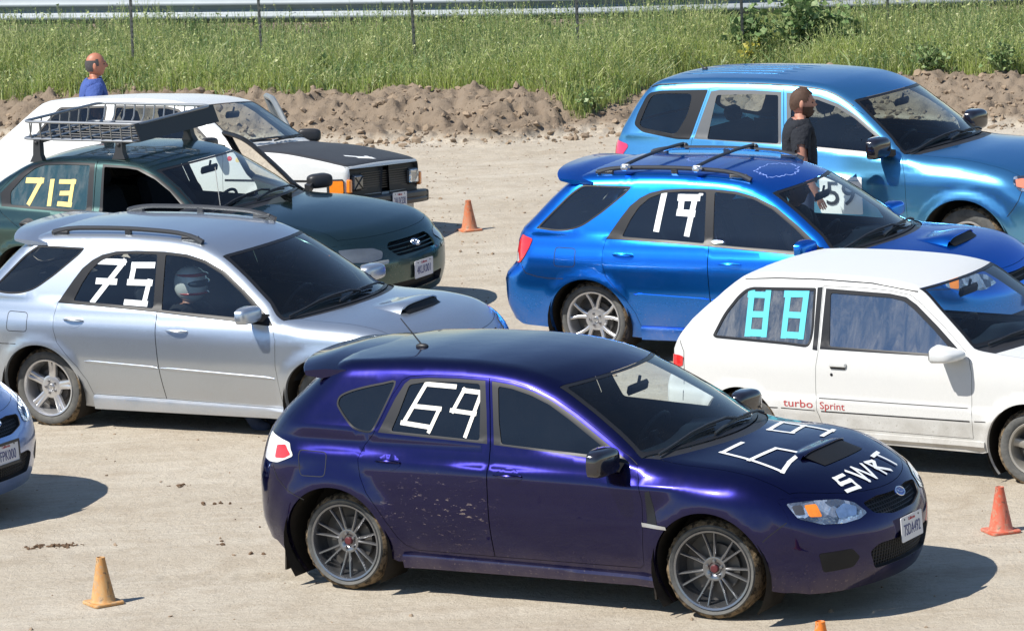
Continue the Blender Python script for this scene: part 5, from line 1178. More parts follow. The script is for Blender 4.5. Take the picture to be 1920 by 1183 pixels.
# roof basket on crossbars
STEEL = simple('basket_steel', (.30,.31,.32), .35, metal=.6)
def basket(root):
    x0, x1, hw, z0, z1 = -.18, 1.05, .54, 1.555, 1.715; g = GM()
    rk = rnd([(x0,-hw),(x1,-hw),(x1,hw),(x0,hw)], .06, 4); g.tube([(x, y, z0) for x, y in rk], .013, 8, closed=True)
    g.obj('roof_basket', [STEEL], root); base = [c for c in root.children if c.name.startswith('roof_basket')][-1]
    g = GM(); cx, cy = (x0+x1)/2, 0; rt = rnd([(x0+.04,-hw-.05),(x1+.05,-hw-.05),(x1+.05,hw+.05),(x0+.04,hw+.05)], .10, 5); g.tube([(x, y, z1) for x, y in rt], .013, 8, closed=True); g.obj('basket_top_rail', [STEEL], base)
    def sp(): return GM()
    for x in np.linspace(x0+.10, x1-.04, 11):
        for sg in (-1,1): g = sp(); g.tube([(x, sg*hw, z0), (x+.01, sg*(hw+.03), z0+.05), (x+.02, sg*(hw+.05), z1)], .0075, 6); g.obj('basket_upright', [STEEL], base)
    for y in np.linspace(-hw+.10, hw-.10, 7):
        g = sp(); g.tube([(x0, y, z0), (x0+.02, y, z0+.05), (x0+.04, y, z1)], .0075, 6); g.obj('basket_upright', [STEEL], base)
    for y in np.linspace(-hw+.07, hw-.07, 8):
        g = sp(); g.tube([(x0, y, z0-.004), (x1, y, z0-.004)], .007, 6); g.obj('basket_slat', [BLACK], base)
    for x in (x0+.25, (x0+x1)/2, x1-.2):
        g = sp(); g.tube([(x, -hw, z0+.004), (x, hw, z0+.004)], .010, 6); g.obj('basket_slat', [STEEL], base)
    g = GM(); g.add([(1.14,-.62,1.565),(1.14,.62,1.565),(1.085,.62,1.715),(1.085,-.62,1.715),(1.15,-.62,1.565),(1.15,.62,1.565),(1.095,.62,1.722),(1.095,-.62,1.722)], [(0,1,2,3),(7,6,5,4),(0,4,5,1),(2,6,7,3),(1,5,6,2),(0,3,7,4)]); g.obj('wind_fairing', [simple('fairing_black', (.012,.012,.013), .5)], base)
    for x in (-.02,.87):
        g = GM(); g.box((x, 0, 1.525), (.035,1.16,.028), bev=.008); g.obj('roof_crossbar', [BLACK], base)
        for sg in (-1,1):
            g = GM(); z = float(bF.zs(np.array([x]), np.array([.53]))[0]); g.loft([[(x+a*.070, sg*.545+b_*.035, z-.012) for a, b_ in ((-1,-1),(1,-1),(1,1),(-1,1))], [(x+a*.040, sg*.54+b_*.03, z+.05) for a, b_ in ((-1,-1),(1,-1),(1,1),(-1,1))], [(x+a*.034, sg*.53+b_*.03, 1.545) for a, b_ in ((-1,-1),(1,-1),(1,1),(-1,1))]])
            g.obj('rack_foot', [BLACK], base)
    return base
basket(rootF)

# ------------------------------------------------------------------ 6. white boxy hatchback with the matt black hood
VINYL = simple('black_hood_cover', (.040,.040,.042), .55, spec=.4, var=.3, vscale=7, bmp=.002, bscale=60)
gq = rnd([(-.30,1.02),(-.19,1.17),(-.06,1.315),(.475,1.335),(.485,.985)], .03)
gw = [(.555,1.338),(1.14,1.332),(1.27,1.305),(1.40,1.225),(1.70,.985),(1.72,.95),(.570,.975)]
gdp = [(.52,1.355),(1.15,1.352),(1.31,1.325),(1.44,1.245),(1.75,.985),(1.80,.93),(1.84,.85),(1.84,.26),(.56,.26),(.53,.45),(.53,.85)]
oG = dict(ws=(1.43,1.93,.15,.14,.03), hood=(2.02,.004,.006,.80), hoodmat=VINYL, doors=[dict(poly=gdp)], frit=.02, cowlmat=WHITE2,
 wins=[dict(open=gq, panes=[inset(gq,.02)], mat=GLASS, r=0.), dict(open=gw, panes=[inset(np.array(gw), .022)], mat=GLASS, door=0, r=.02)],
 fholes=[rnd([(-.735,.755),(-.74,.50),(.74,.50),(.735,.755)], .01)], cab=dict(cowl=(2.07,.945), mirror_in=(1.52,1.23), seatx=1.02, rseat=.2), seams=[([(-.5,.63),(.50,.635)], .022), ([(1.86,.635),(2.90,.637)], .022)])
rootG, bG, BG, hdG, cwG, ddG = assemble('boxy_hatchback_car', 'G', POSE['G'], WHITE2, oG, 'old white boxy hatchback with matt black hood and its far door open')
wheels(rootG, 'four', .29, .165, .178, simple('black_rim', (.03,.03,.03), .4), .66, 0, 2.4, 0., None)
grille_insert(BG, rootG, oG['fholes'][0], name='grille', depth=.07, bars=0)
g = GM()
for z in np.linspace(.545,.70,8): g.box((3.165, 0, z), (.01,1.0,.006))
g.obj('grille_slats', [BLACK], rootG)
for sg in (-1,1):
    g = GM(); g.box((3.17, sg*.60, .618), (.05,.215,.155), bev=.02); h = g.obj('headlight', [BLACK], rootG)
    g = GM(); g.box((3.190, sg*.60, .618), (.02,.190,.132), bev=.012); g.obj('lens', [LENS if sg > 0 else simple('taped_lens', (.10,.10,.09), .3, coat=.8)], h)
    if sg < 0:
        for a in (-1,1): g = GM(); g.tube([(3.203, -.60-.085, .618-a*.06), (3.203, -.60+.085, .618+a*.06)], .007, 4); g.obj('tape_cross', [simple('black_tape', (.03,.03,.03), .5)], h)
    for s2 in (1,):
        sm = SM(); B_ = BG; B_.panel(sm, 'RL'[sg > 0], rnd([(2.955,.655),(3.13,.662),(3.13,.512),(2.955,.512)], .02), [], off=.010, step=.04); q = sm.obj('side_marker_lamp', BLACK, rootG)
        sm = SM(); B_.panel(sm, 'RL'[sg > 0], rnd([(2.985,.640),(3.125,.645),(3.125,.525),(2.985,.525)], .015), [], off=.014, step=.04); sm.obj('amber_lens', AMBER, q)
        g = GM(); g.box((3.172, sg*.748, .59), (.045,.05,.13), bev=.01); g.obj('amber_corner_lens', [AMBER], q)
g = GM(); rings = []
for y in np.linspace(-.84, .84, 19):
    x = 3.27-.05*abs(y/.84)**6; rings.append([(x-.14, y, .365), (x-.14, y, .475), (x-.02, y, .48), (x, y, .465), (x+.005, y, .43), (x-.004, y, .415), (x+.005, y, .40), (x, y, .365)])
g.loft(rings)
for sg in (-1,1): g.box((3.12, sg*.835, .42), (.22,.05,.11), bev=.012)
g.obj('front_bumper', [BLACK], rootG)
P0 = plate(rootG, 3.285, .10, .415, '2AUV338', 0)
g = GM(); g.box((3.10, 0, .30), (.05, 1.35, .16), bev=.02); g.obj('front_valance', [WHITE2], rootG)
strokes(BG, hdG, 'T', [([(2.93,-.34),(3.04,-.20)], .045), ([(3.02,-.26),(3.09,-.10)], .07), ([(3.03,-.10),(3.10,-.14)], .05)], .05, TAPEW, 'tape_number')
sidem = side_mirror(rootG, 1.74, .90, .985, (.06,.115,.065), BLACK, foot=(.03,0,0))
mirs = [c for c in rootG.children if c.name.startswith('side_mirror')]
mL = [m for m in mirs if sum(v.co.y for v in m.data.vertices) > 0]
frame_tube(BG, ddG[(0,'L')], inset(np.array(gw), -.008), simple('door_edge', (.22,.24,.25), .4, metal=.3), .030)
open_door([ddG[(0,'L')]]+mL, (1.84,.79,0), -math.radians(56))
for k, (x, z, m) in enumerate(((1.86,.86,REDL),(1.95,.85,TAPEY),(2.06,.84,TAPEC))):   # round club stickers on the front wing
    P, N = bG.pt('R', x+.05, z-.02, .002); g = GM(); g.sell(tuple(P), (.026,.002,.026), 1., 6, 14); g.obj('round_sticker', [m], rootG)
for x0, x1, z in ((.60,.74,.80),): handle(BG, rootG, x0, x1, z, BLACK)
wipers(BG, rootG, [(2.06,.0,1.99,-.50),(2.00,.50,2.04,.02)])

# ------------------------------------------------------------------ 7. light blue tall estate 59
LBLUE = paint('light_blue_paint', (.12,.41,.70), .94, .29, coat=.6, edge=(.3,.45,.7), dust=.3, dust_top=.004)
dq = rnd([(-.755,1.318),(-.735,1.41),(-.665,1.565),(-.62,1.603),(-.50,1.622),(-.02,1.640),(-.145,1.203),(-.28,1.203),(-.66,1.255)], [.03,.05,.05,.03,.03,.02,.02,.03,.04])
dqp = [(-.70,1.325),(-.62,1.545),(-.575,1.585),(-.46,1.598),(-.175,1.602),(-.20,1.42),(-.285,1.265),(-.33,1.248),(-.66,1.295)]
w1 = [(-.105,1.212),(.012,1.625),(.10,1.640),(.45,1.642),(.722,1.632),(.785,1.178)]
w2 = [(.775,1.628),(.95,1.622),(1.10,1.600),(1.30,1.540),(1.50,1.440),(1.72,1.288),(1.86,1.175),(1.90,1.115),(.845,1.172)]
rdp = [(-.125,1.200),(-.005,1.652),(.10,1.666),(.45,1.668),(.742,1.660),(.815,1.168),(.822,.9),(.815,.38),(.53,.385),(.45,.50),(.35,.66),(.15,.80),(-.06,.90),(-.15,1.05)]
fdp = [(.742,1.660),(.98,1.648),(1.16,1.620),(1.36,1.555),(1.56,1.450),(1.78,1.290),(1.93,1.165),(1.995,1.08),(2.04,.92),(2.05,.60),(2.02,.36),(.815,.38),(.822,.9),(.815,1.168)]
oD = dict(ws=(1.425,1.985,.33,.34,.03), hood=(2.10,.07,.04,.74), doors=[dict(poly=rdp), dict(poly=fdp)],
 wins=[dict(open=dq, panes=[dqp], mat=GLASS, r=.05), dict(open=w1, panes=[[(.03,1.212),(.075,1.595),(.45,1.610),(.695,1.605),(.755,1.190)]], mat=GLASS, door=0, r=.02, tmat=GREYTRIM), dict(open=w2, panes=[[(.825,1.600),(.95,1.594),(1.09,1.573),(1.285,1.515),(1.48,1.418),(1.70,1.268),(1.745,1.215),(1.75,1.135),(.875,1.188)]], mat=GLASS, door=1, r=.015, tmat=GREYTRIM)],
 fholes=[rnd([(-.34,.90),(-.36,.78),(.36,.78),(.34,.90)], .03), rnd([(-.40,.50),(-.40,.38),(.40,.38),(.40,.50)], .03)], rwin=rnd([(-.52,1.60),(-.62,1.28),(.62,1.28),(.52,1.60)], .06), rglass=GLASS,
 cab=dict(cowl=(2.20,1.14), mirror_in=(1.58,1.46), seatx=1.05, rseat=.12, seatz=.68), seams=[([(3.0,.62),(3.05,.68),(3.10,.76),(3.12,.84)], .006)])
rootD, bD, BD, hdD, cwD, ddD = assemble('tall_estate_car', 'D', POSE['D'], LBLUE, oD, 'tall light blue estate car with black mirrors and dark blue roof')
wheels(rootD, 'y5', .343, .215, .205, SILR, .70, 0, 2.59, -.05, None)
lamp(BD, rootD, [(3.02,-.775,.955),(3.16,-.70,.965),(3.30,-.52,.94),(3.33,-.48,.85),(3.22,-.66,.80),(3.08,-.80,.83),(3.02,-.80,.89)], (-.6,.78,-.2), [([(3.04,-.785,.93),(3.11,-.75,.94),(3.12,-.77,.85),(3.05,-.80,.87)], simple('orange_lens', (.8,.25,.15), .2, coat=1.), 'turn_lamp', .002)], 'headlight')
lamp(BD, rootD, [(-.96,-.72,1.175),(-.82,-.799,1.145),(-.80,-.80,1.12),(-.845,-.806,1.06),(-.86,-.80,.95),(-.98,-.72,.95)], (.55,.83,-.05), [], 'taillight', simple('pink_red_lens', (.60,.03,.10), .2, coat=1., var=.2), rad=.015)
grille_insert(BD, rootD, oD['fholes'][0], bars=2, name='grille'); grille_insert(BD, rootD, oD['fholes'][1], name='lower_grille')
P, N = bD.pt('F', 0, .64, .01); plate(rootD, P.x+.004, 0, .64, '6EKD415', 0)
side_mirror(rootD, 1.80, .985, 1.20, (.10,.135,.095), simple('gloss_black', (.012,.012,.013), .12, coat=1.), foot=(.03,0,.0), back=BLACK)
for x0, x1, z in ((.06,.22,1.03),(.86,1.04,1.01)): handle(BD, rootD, x0, x1, z, LBLUE)
wipers(BD, rootD, [(2.14,.05,2.06,-.55),(2.10,.50,2.14,-.02)])
aerial(BD, rootD, -.42, 0, .09, .9, base=.02)
g = GM()
for y in (-.30,-.15,0,.15,.30):
    g = GM(); xs = np.linspace(-.50, .62, 16); P, N = bD.map('T', [(x, y) for x in xs]); g.tube((P+N*(-.0105+.0025*np.clip(8*np.minimum(np.linspace(0,1,16), 1-np.linspace(0,1,16)),0,1))[:,None]).tolist(), .012, 8); g.obj('roof_rib', [LBLUE], rootD)
for dom in 'RL':   # roof ditch moulding
    g = GM(); xs = np.linspace(-.62, 1.44, 40); z = np.interp(xs, bD.TSx, bD.TSz)-.012; P, N = bD.map(dom, list(zip(xs, z))); g.tube((P+N*.001).tolist(), .006, 6); g.obj('roof_moulding', [BLACK], rootD)
sm = SM(); BD.panel(sm, 'R', rnd([(1.20,.925),(1.62,.925),(1.62,.595),(1.20,.595)], .02), [], off=.003, step=.05); pn = sm.obj('number_panel', TAPEW, ddD[(1,'R')])
side_text(BD, ddD[(1,'R')], '59', 1.41, .765, .30, 1.05, name='panel_number', mat=simple('black_vinyl', (.02,.02,.022), .5), depth=.003, lift=.009)
# ------------------------------------------------------------------ ground, bank, grass
def vnoise(x, y, seed=0):
    xi, yi = np.floor(x).astype(np.int64), np.floor(y).astype(np.int64); fx, fy = x-xi, y-yi; fx = fx*fx*fx*(fx*(fx*6-15)+10); fy = fy*fy*fy*(fy*(fy*6-15)+10)
    def h(a, b):
        n = (a*374761393+b*668265263+seed*974711) & 0xffffffff; n = ((n ^ (n >> 13))*1274126177) & 0xffffffff; n = n ^ (n >> 16); return (n & 0xffff)/65535.
    return (h(xi,yi)*(1-fx)+h(xi+1,yi)*fx)*(1-fy)+(h(xi,yi+1)*(1-fx)+h(xi+1,yi+1)*fx)*fy
def fbm(x, y, f, o=4, seed=0, g=.5):
    s = 0; a = 1; t = 0
    for i in range(o): s = s+a*vnoise(x*f*2**i+i*17.3, y*f*2**i-i*9.1, seed+i); t += a; a *= g
    return s/t
foot = pchip([(-30,58.),(-9,53.2),(-6,52.0),(-2.7,50.0),(0,49.1),(1.3,49.3),(3.4,49.4),(5.6,48.3),(9,47.),(30,43)])
gline = pchip([(-30,59),(-9,54.2),(-6,53.2),(-4.6,52.9),(-3.4,52.1),(-1.6,51.5),(-.3,51.2),(.25,50.9),(.9,50.0),(1.6,50.6),(3.0,51.9),(4.2,50.7),(5.0,50.5),(6.0,50.0),(9,48.6),(30,45)])
TRACKS = [(46.9,.10,.35,.2,-.17),(45.5,.12,.33,.4,-.17),(44.0,.2,.2,1.,-.05),(42.6,.2,.2,1.,-.05),(40.6,.15,.3,2.,.10),(39.2,.15,.3,2.,.10),(36.9,.1,.4,.5,-.10),(30.4,.12,.5,1.5,.16),(28.9,.12,.5,1.5,.16),(27.2,.1,.4,.3,-.22),(25.7,.1,.4,.3,-.22),(24.6,.15,.6,2.2,.05)]
def tracks(x, y):
    s = 0*x
    for c, a, b_, p, k in TRACKS:
        d_ = (y-(c+a*np.sin(b_*x+p)+k*x))/.115; s = np.maximum(s, np.exp(-d_**4)*(.55+.45*np.sin(x*38+np.abs(d_)*4))*np.clip(fbm(x, y, .5, 2, 7+int(c))*2.6-.75, 0, 1))
    return s
def hgt(x, y):
    d = y-foot(x)-.35*(fbm(x, y, .9, 3, 5)-.5)*2; t = np.clip(d/1.7, 0, 1); r = t*t*(3-2*t)
    top = .31+.05*(fbm(x, y, .35, 2, 8)-.5); h = r*top
    ridge = np.exp(-((d-1.75)/.65)**2)*(.0+.07*fbm(x, y, .8, 3, 11)**1.4)*np.clip(1.1-.06*np.abs(x+.5), .3, 1)
    m = np.clip(d/.5+.35, 0, 1)*np.clip((3.6-d)/1.2, 0, 1)*(.35+1.1*fbm(x, y, .7, 2, 91))
    rg = 1-np.abs(2*fbm(x, y, 2.3, 4, 21, .55)-1); rg2 = 1-np.abs(2*fbm(x, y, 7.5, 2, 25, .6)-1); clod = (rg-.55)*.07+(rg2-.6)*.09+(fbm(x, y, 5.5, 4, 31, .65)-.5)*.24+np.maximum(fbm(x, y, 3.1, 3, 35, .6)-.55, 0)*.28+np.maximum(fbm(x, y, 12, 2, 41)-.62, 0)*.16
    h = h+ridge+m*clod*.85
    h = h+(fbm(x, y, .45, 3, 51)-.5)*.018+(fbm(x, y, 4., 3, 61)-.5)*.008*(1+2*np.clip((y-40)/8, 0, 1))
    h = h+.018*np.clip((36-y)/4, 0, 1)
    # shallow wheel ruts across the lot in front of the bank
    h = h-tracks(x, y)*.010
    for c, w, a in ((46.6,.16,.012),(47.9,.16,.014),(44.9,.2,.008)): h = h-a*np.exp(-((y-c-.10*np.sin(x*.35)-(x*-.18))/w)**2)
    return h
xs = np.concatenate([np.array([-500,-200,-90,-45,-25,-16,-12,-10]), np.arange(-9, 9, .036), np.array([9,10,12,16,25,45,90,200,500])])
ys_ = np.concatenate([np.array([-60,-20,0,10,16,20]), np.arange(22, 47, .085), np.arange(47, 54.2, .034), np.arange(54.3, 60, .2), np.array([61,64,70,80,100,140,220,400,900])])
X, Y = np.meshgrid(xs, ys_); Z = hgt(X, Y); nx, ny = len(xs), len(ys_)
me = bpy.data.meshes.new('ground'); me.vertices.add(nx*ny); me.vertices.foreach_set('co', np.stack([X, Y, Z], -1).ravel().astype(np.float32))
i = np.arange(ny-1)[:,None]*nx+np.arange(nx-1)[None]; q = np.stack([i, i+1, i+nx+1, i+nx], -1).reshape(-1, 4)
me.loops.add(q.size); me.loops.foreach_set('vertex_index', q.ravel().astype(np.int32)); me.polygons.add(len(q)); me.polygons.foreach_set('loop_start', np.arange(0, q.size, 4, dtype=np.int32)); me.polygons.foreach_set('loop_total', np.full(len(q), 4, np.int32)); me.update(calc_edges=True); me.shade_smooth()
m, n, l = nmat('dry_dirt'); tc = n.new('ShaderNodeTexCoord').outputs['Object']; sx = n.new('ShaderNodeSeparateXYZ'); l.new(tc, sx.inputs[0])
mp = n.new('ShaderNodeMapping'); mp.inputs['Scale'].default_value = (.5, 1.6, 1); l.new(tc, mp.inputs[0])
big = noise(n, l, .55, 5, .6, mp.outputs[0], .5); mid = noise(n, l, 3.2, 6, .65, tc); fine = noise(n, l, 38, 5, .7, tc); peb = noise(n, l, 95, 2, .5, tc)
c = mixc(n, l, ramp(n, l, big, [(.35, 0.), (.65, 1.)]), (.50,.45,.37), (.455,.40,.32))
mp2 = n.new('ShaderNodeMapping'); mp2.inputs['Scale'].default_value = (.12, 1.7, 1); mp2.inputs['Rotation'].default_value = (0, 0, .12); l.new(tc, mp2.inputs[0])
trk = ramp(n, l, noise(n, l, 1.6, 6, .7, mp2.outputs[0], .3), [(.42, 0.), (.50, 1.), (.53, .2), (.60, .9), (.66, 0.)]); c = mixc(n, l, mth(n, l, 'MULTIPLY', trk, .14), c, (.30,.245,.175))
damp = ramp(n, l, noise(n, l, .9, 5, .6, tc, 1.2), [(.60, 0.), (.72, 1.)]); c = mixc(n, l, mth(n, l, 'MULTIPLY', damp, .25), c, (.31,.25,.18))
c = mixc(n, l, mth(n, l, 'MULTIPLY', ramp(n, l, mid, [(.45, 0.), (.75, 1.)]), .45), c, (.30,.235,.165))
mp2 = n.new('ShaderNodeMapping'); mp2.inputs['Scale'].default_value = (.12, 1.7, 1); mp2.inputs['Rotation'].default_value = (0, 0, .12); l.new(tc, mp2.inputs[0])
trk = ramp(n, l, noise(n, l, 1.6, 6, .7, mp2.outputs[0], .3), [(.42, 0.), (.50, 1.), (.53, .2), (.60, .9), (.66, 0.)]); c = mixc(n, l, mth(n, l, 'MULTIPLY', trk, .14), c, (.30,.245,.175))
damp = ramp(n, l, noise(n, l, .9, 5, .6, tc, 1.2), [(.60, 0.), (.72, 1.)]); c = mixc(n, l, mth(n, l, 'MULTIPLY', damp, .25), c, (.31,.25,.18))
c = mixc(n, l, mth(n, l, 'MULTIPLY', ramp(n, l, mid, [(.25, 1.), (.42, 0.)]), .5), c, (.50,.45,.36))
c = mixc(n, l, mth(n, l, 'MULTIPLY', ramp(n, l, fine, [(.52, 0.), (.74, 1.)]), .5), c, (.235,.19,.135))
c = mixc(n, l, ramp(n, l, peb, [(.70, 0.), (.76, .5)]), c, (.16,.125,.09))
hz = n.new('ShaderNodeMapRange'); hz.inputs[1].default_value = .015; hz.inputs[2].default_value = .10; l.new(sx.outputs[2], hz.inputs[0])
c = mixc(n, l, mth(n, l, 'MULTIPLY', hz.outputs[0], .85), c, mixc(n, l, mid, (.215,.160,.112), (.145,.105,.072)))
wr = n.new('ShaderNodeAttribute'); wr.attribute_name = 'wear'; c = mixc(n, l, mth(n, l, 'MULTIPLY', wr.outputs['Fac'], .42), c, (.30,.25,.185))
b1 = bump(n, l, noise(n, l, 14, 8, .68, tc), .022, .8); b2 = bump(n, l, fine, .012, .8, b1)
out(n, l, principled(n, l, Base_Color=c, Roughness=.95, Specular_IOR_Level=.15, Normal=b2).outputs[0])
at = me.attributes.new('wear', 'FLOAT', 'POINT'); at.data.foreach_set('value', tracks(X, Y).ravel().astype(np.float32)); me.materials.append(m); link('ground', me); tag(bpy.data.objects['ground'], kind='structure')

def ico(sub=1):
    import bmesh
    bm = bmesh.new(); bmesh.ops.create_icosphere(bm, subdivisions=sub, radius=1); V = np.array([v.co[:] for v in bm.verts]); F = np.array([[v.index for v in f.verts] for f in bm.faces]); bm.free(); return V, F
def scatter(name, pts, sizes, mat, flat=.6, seed=1, sub=1, **kw):
    r = np.random.default_rng(seed); V0, F0 = ico(sub); N = len(pts); nv = len(V0)
    jit = 1+r.uniform(-.5, .5, (N, nv, 1)); a = r.uniform(0, 6.28, N); st = r.uniform(.7, 1.4, (N, 1, 3)); st[:,:,2] *= flat
    V = V0[None]*jit*st*sizes[:,None,None]; ca, sa = np.cos(a)[:,None], np.sin(a)[:,None]
    V = np.stack([V[...,0]*ca-V[...,1]*sa, V[...,0]*sa+V[...,1]*ca, V[...,2]], -1)+pts[:,None,:]
    F = (F0[None]+(np.arange(N)*nv)[:,None,None]).reshape(-1, 3)
    me = bpy.data.meshes.new(name); me.from_pydata(V.reshape(-1, 3).tolist(), [], F.tolist()); me.materials.append(mat); return tag(link(name, me), **kw)
STONE = simple('clod_dirt', (.27,.205,.145), .95, spec=.1, var=.45, vscale=2.5)
DARKCLOD = simple('dark_mud', (.13,.085,.055), .95, spec=.1, var=.5, vscale=12)
r = np.random.default_rng(3); N = 5200; px_, py_ = r.uniform(-7.5, 7.5, N), 22+r.uniform(0, 1, N)**.8*27; ps = .003+.014*r.uniform(0, 1, N)**7+.004*(py_ > 38)
scatter('pebbles', np.stack([px_, py_, hgt(px_, py_)+ps*.2], 1), ps, STONE, .7, 4, kind='stuff')
N = 6500; px_ = r.uniform(-8.5, 8.5, N); py_ = foot(px_)-.4+r.gamma(2.4, .55, N); ps = .006+.045*r.uniform(0, 1, N)**6
scatter('bank_clods', np.stack([px_, py_, hgt(px_, py_)+ps*.3], 1), ps, STONE, .8, 5, kind='stuff')
cl = []
for cx, cy, sx_, sy_, k in ((-3.11,28.75,.13,.045,50),(-3.28,28.7,.04,.03,14),(-2.43,30.55,.07,.035,14),(-2.05,28.6,.08,.06,4),(-1.72,28.2,.12,.05,4),(-2.12,29.9,.12,.1,8),(-1.5,29.2,.3,.2,8)):
    for _ in range(k): cl.append((cx+r.normal()*sx_*.6, cy+r.normal()*sy_*.6, r.uniform(.004,.018)))
cl = np.array(cl); ps = r.uniform(.004, .017, len(cl)); scatter('mud_clods', np.stack([cl[:,0], cl[:,1], hgt(cl[:,0], cl[:,1])+ps*.3], 1), ps, DARKCLOD, .7, 6, kind='stuff')

def grassmat(name, cols, trans=.35):
    m, n, l = nmat(name); tc = n.new('ShaderNodeTexCoord').outputs['Object']
    f = noise(n, l, 1.1, 4, .6, tc); f2 = noise(n, l, 30, 2, .5, tc)
    c = mixc(n, l, ramp(n, l, f, [(.35, 0.), (.65, 1.)]), cols[0], cols[1]); c = mixc(n, l, ramp(n, l, f2, [(.45, 0.), (.7, 1.)]), c, cols[2])
    d = n.new('ShaderNodeBsdfDiffuse'); l.new(c, d.inputs[0]); t = n.new('ShaderNodeBsdfTranslucent'); l.new(c, t.inputs[0]); g = n.new('ShaderNodeBsdfGlossy'); g.inputs['Roughness'].default_value = .45; g.inputs[0].default_value = (.5,.5,.45,1)
    a = n.new('ShaderNodeMixShader'); a.inputs[0].default_value = trans; l.new(d.outputs[0], a.inputs[1]); l.new(t.outputs[0], a.inputs[2])
    b = n.new('ShaderNodeMixShader'); b.inputs[0].default_value = .05; l.new(a.outputs[0], b.inputs[1]); l.new(g.outputs[0], b.inputs[2]); out(n, l, b.outputs[0]); return m
GR1 = grassmat('green_grass', [(.25,.38,.06),(.46,.53,.13),(.55,.58,.26)]); GR2 = grassmat('pale_grass', [(.40,.45,.17),(.34,.42,.12),(.55,.52,.30)]); GR3 = grassmat('dark_weed', [(.14,.23,.08),(.20,.29,.10),(.27,.34,.17)])
def blades(name, P, H, W, lean, mat, seed, tipw=.15, **kw):
    r = np.random.default_rng(seed); N = len(P); a = r.uniform(0, 6.28, N); b = r.uniform(0, 6.28, N); dx = np.stack([np.cos(a), np.sin(a), 0*a], 1)*W[:,None]/2; ln = np.stack([np.cos(b), np.sin(b), 0*b], 1)*(H*lean*r.uniform(.2, 1.3, N))[:,None]; up = np.zeros((N, 3)); up[:,2] = 1
    z = lambda t: P+up*(H*t)[:,None]*(1-.18*t*t)+ln*(t*t)
    V = np.stack([z(0.)-dx, z(0.)+dx, z(.55)+dx*.8, z(.55)-dx*.8, z(1.)+dx*tipw, z(1.)-dx*tipw], 1).reshape(-1, 3)
    o = (np.arange(N)*6)[:,None]; F = np.concatenate([o+np.array([0,1,2,3]), o+np.array([3,2,4,5])], 0)
    me = bpy.data.meshes.new(name); me.vertices.add(len(V)); me.vertices.foreach_set('co', V.ravel().astype(np.float32)); me.loops.add(F.size); me.loops.foreach_set('vertex_index', F.ravel().astype(np.int32)); me.polygons.add(len(F)); me.polygons.foreach_set('loop_start', np.arange(0, F.size, 4, dtype=np.int32)); me.polygons.foreach_set('loop_total', np.full(len(F), 4, np.int32)); me.update(calc_edges=True); me.materials.append(mat)
    return tag(link(name, me), **kw)
def field(N, seed, ymax=3.9, x0=-13., x1=11., dens=None):
    r = np.random.default_rng(seed); x = r.uniform(x0, x1, N); d = r.uniform(0, 1, N)**1.15*ymax; y = gline(x)+d+.5*(fbm(x, x*0+2, 1.3, 3, 77)-.5); 
    k = fbm(x, y, 1.3, 3, 71); keep = r.uniform(0, 1, N) < np.clip((k-.30)*5+.25, 0, 1)*np.clip(d/.35+.25, 0, 1); x, y, d, k = x[keep], y[keep], d[keep], k[keep]
    return np.stack([x, y, hgt(x, y)-.01], 1), d, k
P, d, k = field(262000, 1, 5.2); r = np.random.default_rng(9); H = (.14+.30*r.uniform(0, 1, len(P)))*(.25+1.55*k)*np.clip(.45+d*.5, .4, 1.); blades('tall_grass', P, H, r.uniform(.004, .008, len(P)), .28, GR1, 1, kind='stuff')
P, d, k = field(80000, 2, 5.2); r = np.random.default_rng(10); H = (.20+.38*r.uniform(0, 1, len(P)))*(.35+1.3*k)*np.clip(.4+d*.4, .35, 1.); blades('seeding_grass', P, H, r.uniform(.005, .010, len(P)), .55, GR2, 2, .9, kind='stuff')
P, d, k = field(35000, 3, 5.2); r = np.random.default_rng(11); H = (.12+.40*r.uniform(0, 1, len(P)))*(1.5-k)*np.clip(.6+d*.25, .5, 1.1); blades('weeds', P, H, r.uniform(.010, .026, len(P)), .6, GR3, 3, .3, kind='stuff')
def stalks(name, N, seed, mat, **kw):
    # flowering stems: a thin stalk with small seed heads up its top third
    r = np.random.default_rng(seed); P, d, k = field(N, seed, 5.4); n_ = len(P); H = (.38+.36*r.uniform(0, 1, n_)**1.5)*(.75+.5*k)*np.clip(.4+d*.35, .4, 1.05)
    b = r.uniform(0, 6.28, n_); ln = np.stack([np.cos(b), np.sin(b), 0*b], 1)*(H*r.uniform(.02, .28, n_))[:,None]; V = []; F = []; z = lambda i, t: P[i]+np.array([0, 0, H[i]*t])+ln[i]*t*t
    for i in range(n_):
        o = len(V); a = z(i, 0); m_ = z(i, .6); t_ = z(i, 1.); w = .0028; V += [a-[w,0,0], a+[w,0,0], m_+[w,0,0], m_-[w,0,0], t_+[w*.5,0,0], t_-[w*.5,0,0]]; F += [(o,o+1,o+2,o+3),(o+3,o+2,o+4,o+5)]
        for j in range(4):
            q = z(i, .68+.32*r.uniform()); s = r.uniform(.006, .016); e = r.normal(0, 1, (3, 3))*s; o = len(V); V += [q+e[0], q+e[1], q+e[2]]; F.append((o, o+1, o+2))
    me = bpy.data.meshes.new(name); me.from_pydata([tuple(v) for v in V], [], F); me.materials.append(mat); return tag(link(name, me), **kw)
stalks('seed_stalks', 20000, 81, GR2, kind='stuff')
stalks('flowering_weeds', 12000, 82, GR3, kind='stuff')
